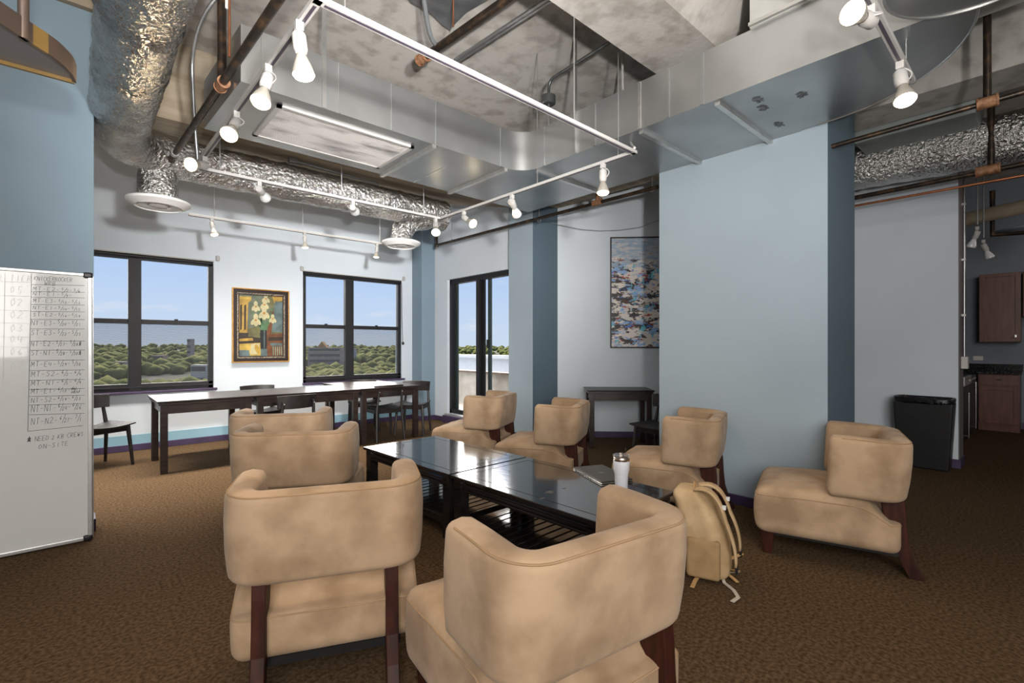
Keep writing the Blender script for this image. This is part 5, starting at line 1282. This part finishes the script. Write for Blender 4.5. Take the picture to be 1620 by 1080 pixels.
m = MB(); m.rbox((-0.012, 0.22, 0.79), (0.02, 0.06, 0.015), 0.005, 1); m.build('handle', M_bplast, d_); 
t = thing('kitchen_worktop', 'black granite worktop along the kitchen end wall', 'worktop', (KX, 0.27, 0.87))
m = MB(); m.box(-0.03, 0, 0, 0.6, 0.95, 0.04); m.build('slab', M_granite, t, bevel=0.003); m = MB(); m.box(0.585, 0, 0.04, 0.6, 0.95, 0.14); m.build('upstand', M_granite, t)
t = thing('wall_cabinet', 'cherry wall cabinet with a raised panel door above the kitchen worktop', 'cabinet', (KX+0.25, 0.285, 1.36))
m = MB(); m.box(0.02, 0, 0, 0.35, 0.46, 1.07); m.build('carcass', M_cherry, t); d_ = panel_door('door', t, 0.005, 0.455, 0.005, 1.065, 0, M_cherry)
m = MB(); m.rbox((-0.016, 0.06, 0.09), (0.02, 0.03, 0.05), 0.006, 1); m.build('knob', M_steel, d_)
t = thing('wall_cabinet', 'dark wall cabinet in the kitchen corner, left of the raised panel one', 'cabinet', (9.4, 0.98, 1.36))
m = MB(); m.box(0, 0.0, 0, 1.2, 0.37, 1.07); m.build('carcass', mat('dark_cherry', (0.035,0.012,0.01), .35, var=.2), t); m = MB(); m.box(0.05, -0.018, 0.02, 1.2, 0, 1.05); m.build('door', mat('dark_cherry', (0,0,0)), t, bevel=0.003)
t = thing('wall_cabinet', 'short cherry wall cabinet cut by the right edge of the picture', 'cabinet', (KX+0.25, -0.35, 1.75))
m = MB(); m.box(0.0, 0, 0, 0.35, 0.62, 0.68); m.build('carcass', M_cherry, t, bevel=0.003); panel_door('door', t, 0.01, 0.61, 0.01, 0.67, -0.02, M_cherry)
t = thing('kitchen_cabinet', 'cherry base cabinet run along the kitchen side wall, seen edge on', 'cabinet', (7.6, 0.76, 0))
m = MB(); m.box(0, 0.02, 0.09, 0.85, 0.6, 0.87); m.build('carcass', M_cherry, t); m = MB(); m.box(0.02, 0, 0.12, 0.83, 0.02, 0.85); d_ = m.build('door', M_cherry, t, bevel=0.003)
m = MB(); m.box(0.0, 0.0, 0.87, 0.85, 0.6, 0.905); m.build('worktop', M_granite, t)
t = thing('oven', 'black and steel oven in the kitchen, seen edge on with its long handles', 'oven', (8.46, 0.74, 0))
m = MB(); m.box(0, 0, 0.05, 0.76, 0.6, 0.905); m.build('body', M_bplast, t, bevel=0.005)
m = MB(); m.tube([(0.06, -0.05, 0.12), (0.06, -0.05, 0.70)], 0.012, 10); m.tube([(0.06, 0.0, 0.14), (0.06, -0.05, 0.14)], 0.008, 8); m.tube([(0.06, 0.0, 0.68), (0.06, -0.05, 0.68)], 0.008, 8); m.build('door_handle', M_steel, t, smooth=True)
m = MB(); m.box(0.0, -0.02, 0.78, 0.76, 0.0, 0.90); m.build('control_panel', M_steel, t, bevel=0.004)
m = MB(); m.tube([(0.05, -0.06, 0.86), (0.7, -0.06, 0.86)], 0.013, 10); m.build('towel_rail', M_steel, t, smooth=True)
t = thing('refrigerator_drawer', 'steel fronted appliance next to the oven in the kitchen', 'appliance', (9.24, 0.74, 0))
m = MB(); m.box(0, 0, 0.05, 0.9, 0.6, 0.87); m.build('body', M_bplast, t, bevel=0.005)
m = MB(); m.tube([(0.10, -0.055, 0.15), (0.10, -0.055, 0.80)], 0.012, 10); m.tube([(0.10, 0.0, 0.17), (0.10, -0.055, 0.17)], 0.008, 8); m.tube([(0.10, 0.0, 0.78), (0.10, -0.055, 0.78)], 0.008, 8); m.build('handle', M_steel, t, smooth=True)
# conduit, switch box and outlet near the recess end
p = atx(1527, 573, 7.3)
t = thing('switch_box', 'grey steel switch box with a vertical conduit on the end of the recess wall', 'switch', (7.12, 0.62, 1.12))
m = MB(); m.box(-0.06, -0.04, -0.065, 0.06, 0.014, 0.065); m.build('box', M_thermo, t, bevel=0.004)
m = MB(); m.tube([(0.03, -0.005, 0.065), (0.03, -0.005, 2.3)], 0.011, 10); m.build('conduit', M_conduit, t, smooth=True)
for z in (0.5, 1.1, 1.7):
    m = MB(); m.box(-0.0, -0.02, z, 0.06, 0.014, z+0.025); m.build('strap_clip', M_galvs, t)
o = MB(); o.box(-0.006, -0.06, -0.035, 0, 0.06, 0.035); b = o.build('wall_outlet', M_thermo, bevel=0.002); b.location = (10.998, 0.78, 1.10); tag(b, 'white outlet plate above the kitchen worktop', 'outlet')
p = atx(1600, 372, 9.5)
o = MB(); o.lathe([(0, 0.0), (0.05, 0.0), (0.2, 0.02), (0.27, 0.05), (0.28, 0.07), (0.14, 0.10)], 36); b = o.build('ceiling_diffuser', M_kit, smooth=True); b.location = (9.5, p.y-0.12, p.z); tag(b, 'round diffuser hanging in the dark kitchen at the right edge', 'air vent')
a = atx(1523, 348, 9.0); c = atx(1660, 318, 9.0)
o = MB(); o.tube([a, c], 0.09, 16); tag(at_base(o.build('insulated_pipe', mat('cream_insulation', (0.26,0.22,0.16), .8, var=.1), smooth=True), a), 'fat cream insulated pipe high in the kitchen', 'pipe')
a = atx(1570, 402-30, 9.2); c = atx(1660, 395-30, 9.2)
pipe('kitchen_pipe', [a+Vector((0,0,0.6)), a, c], 0.03, M_pipe, 'dark bent pipe in the kitchen below the insulated one')
lamp('kitchen_lamp', 'POINT', (8.8, -1.0, 2.6), 14, (1.0, 0.85, 0.75), shadow_soft_size=0.2)
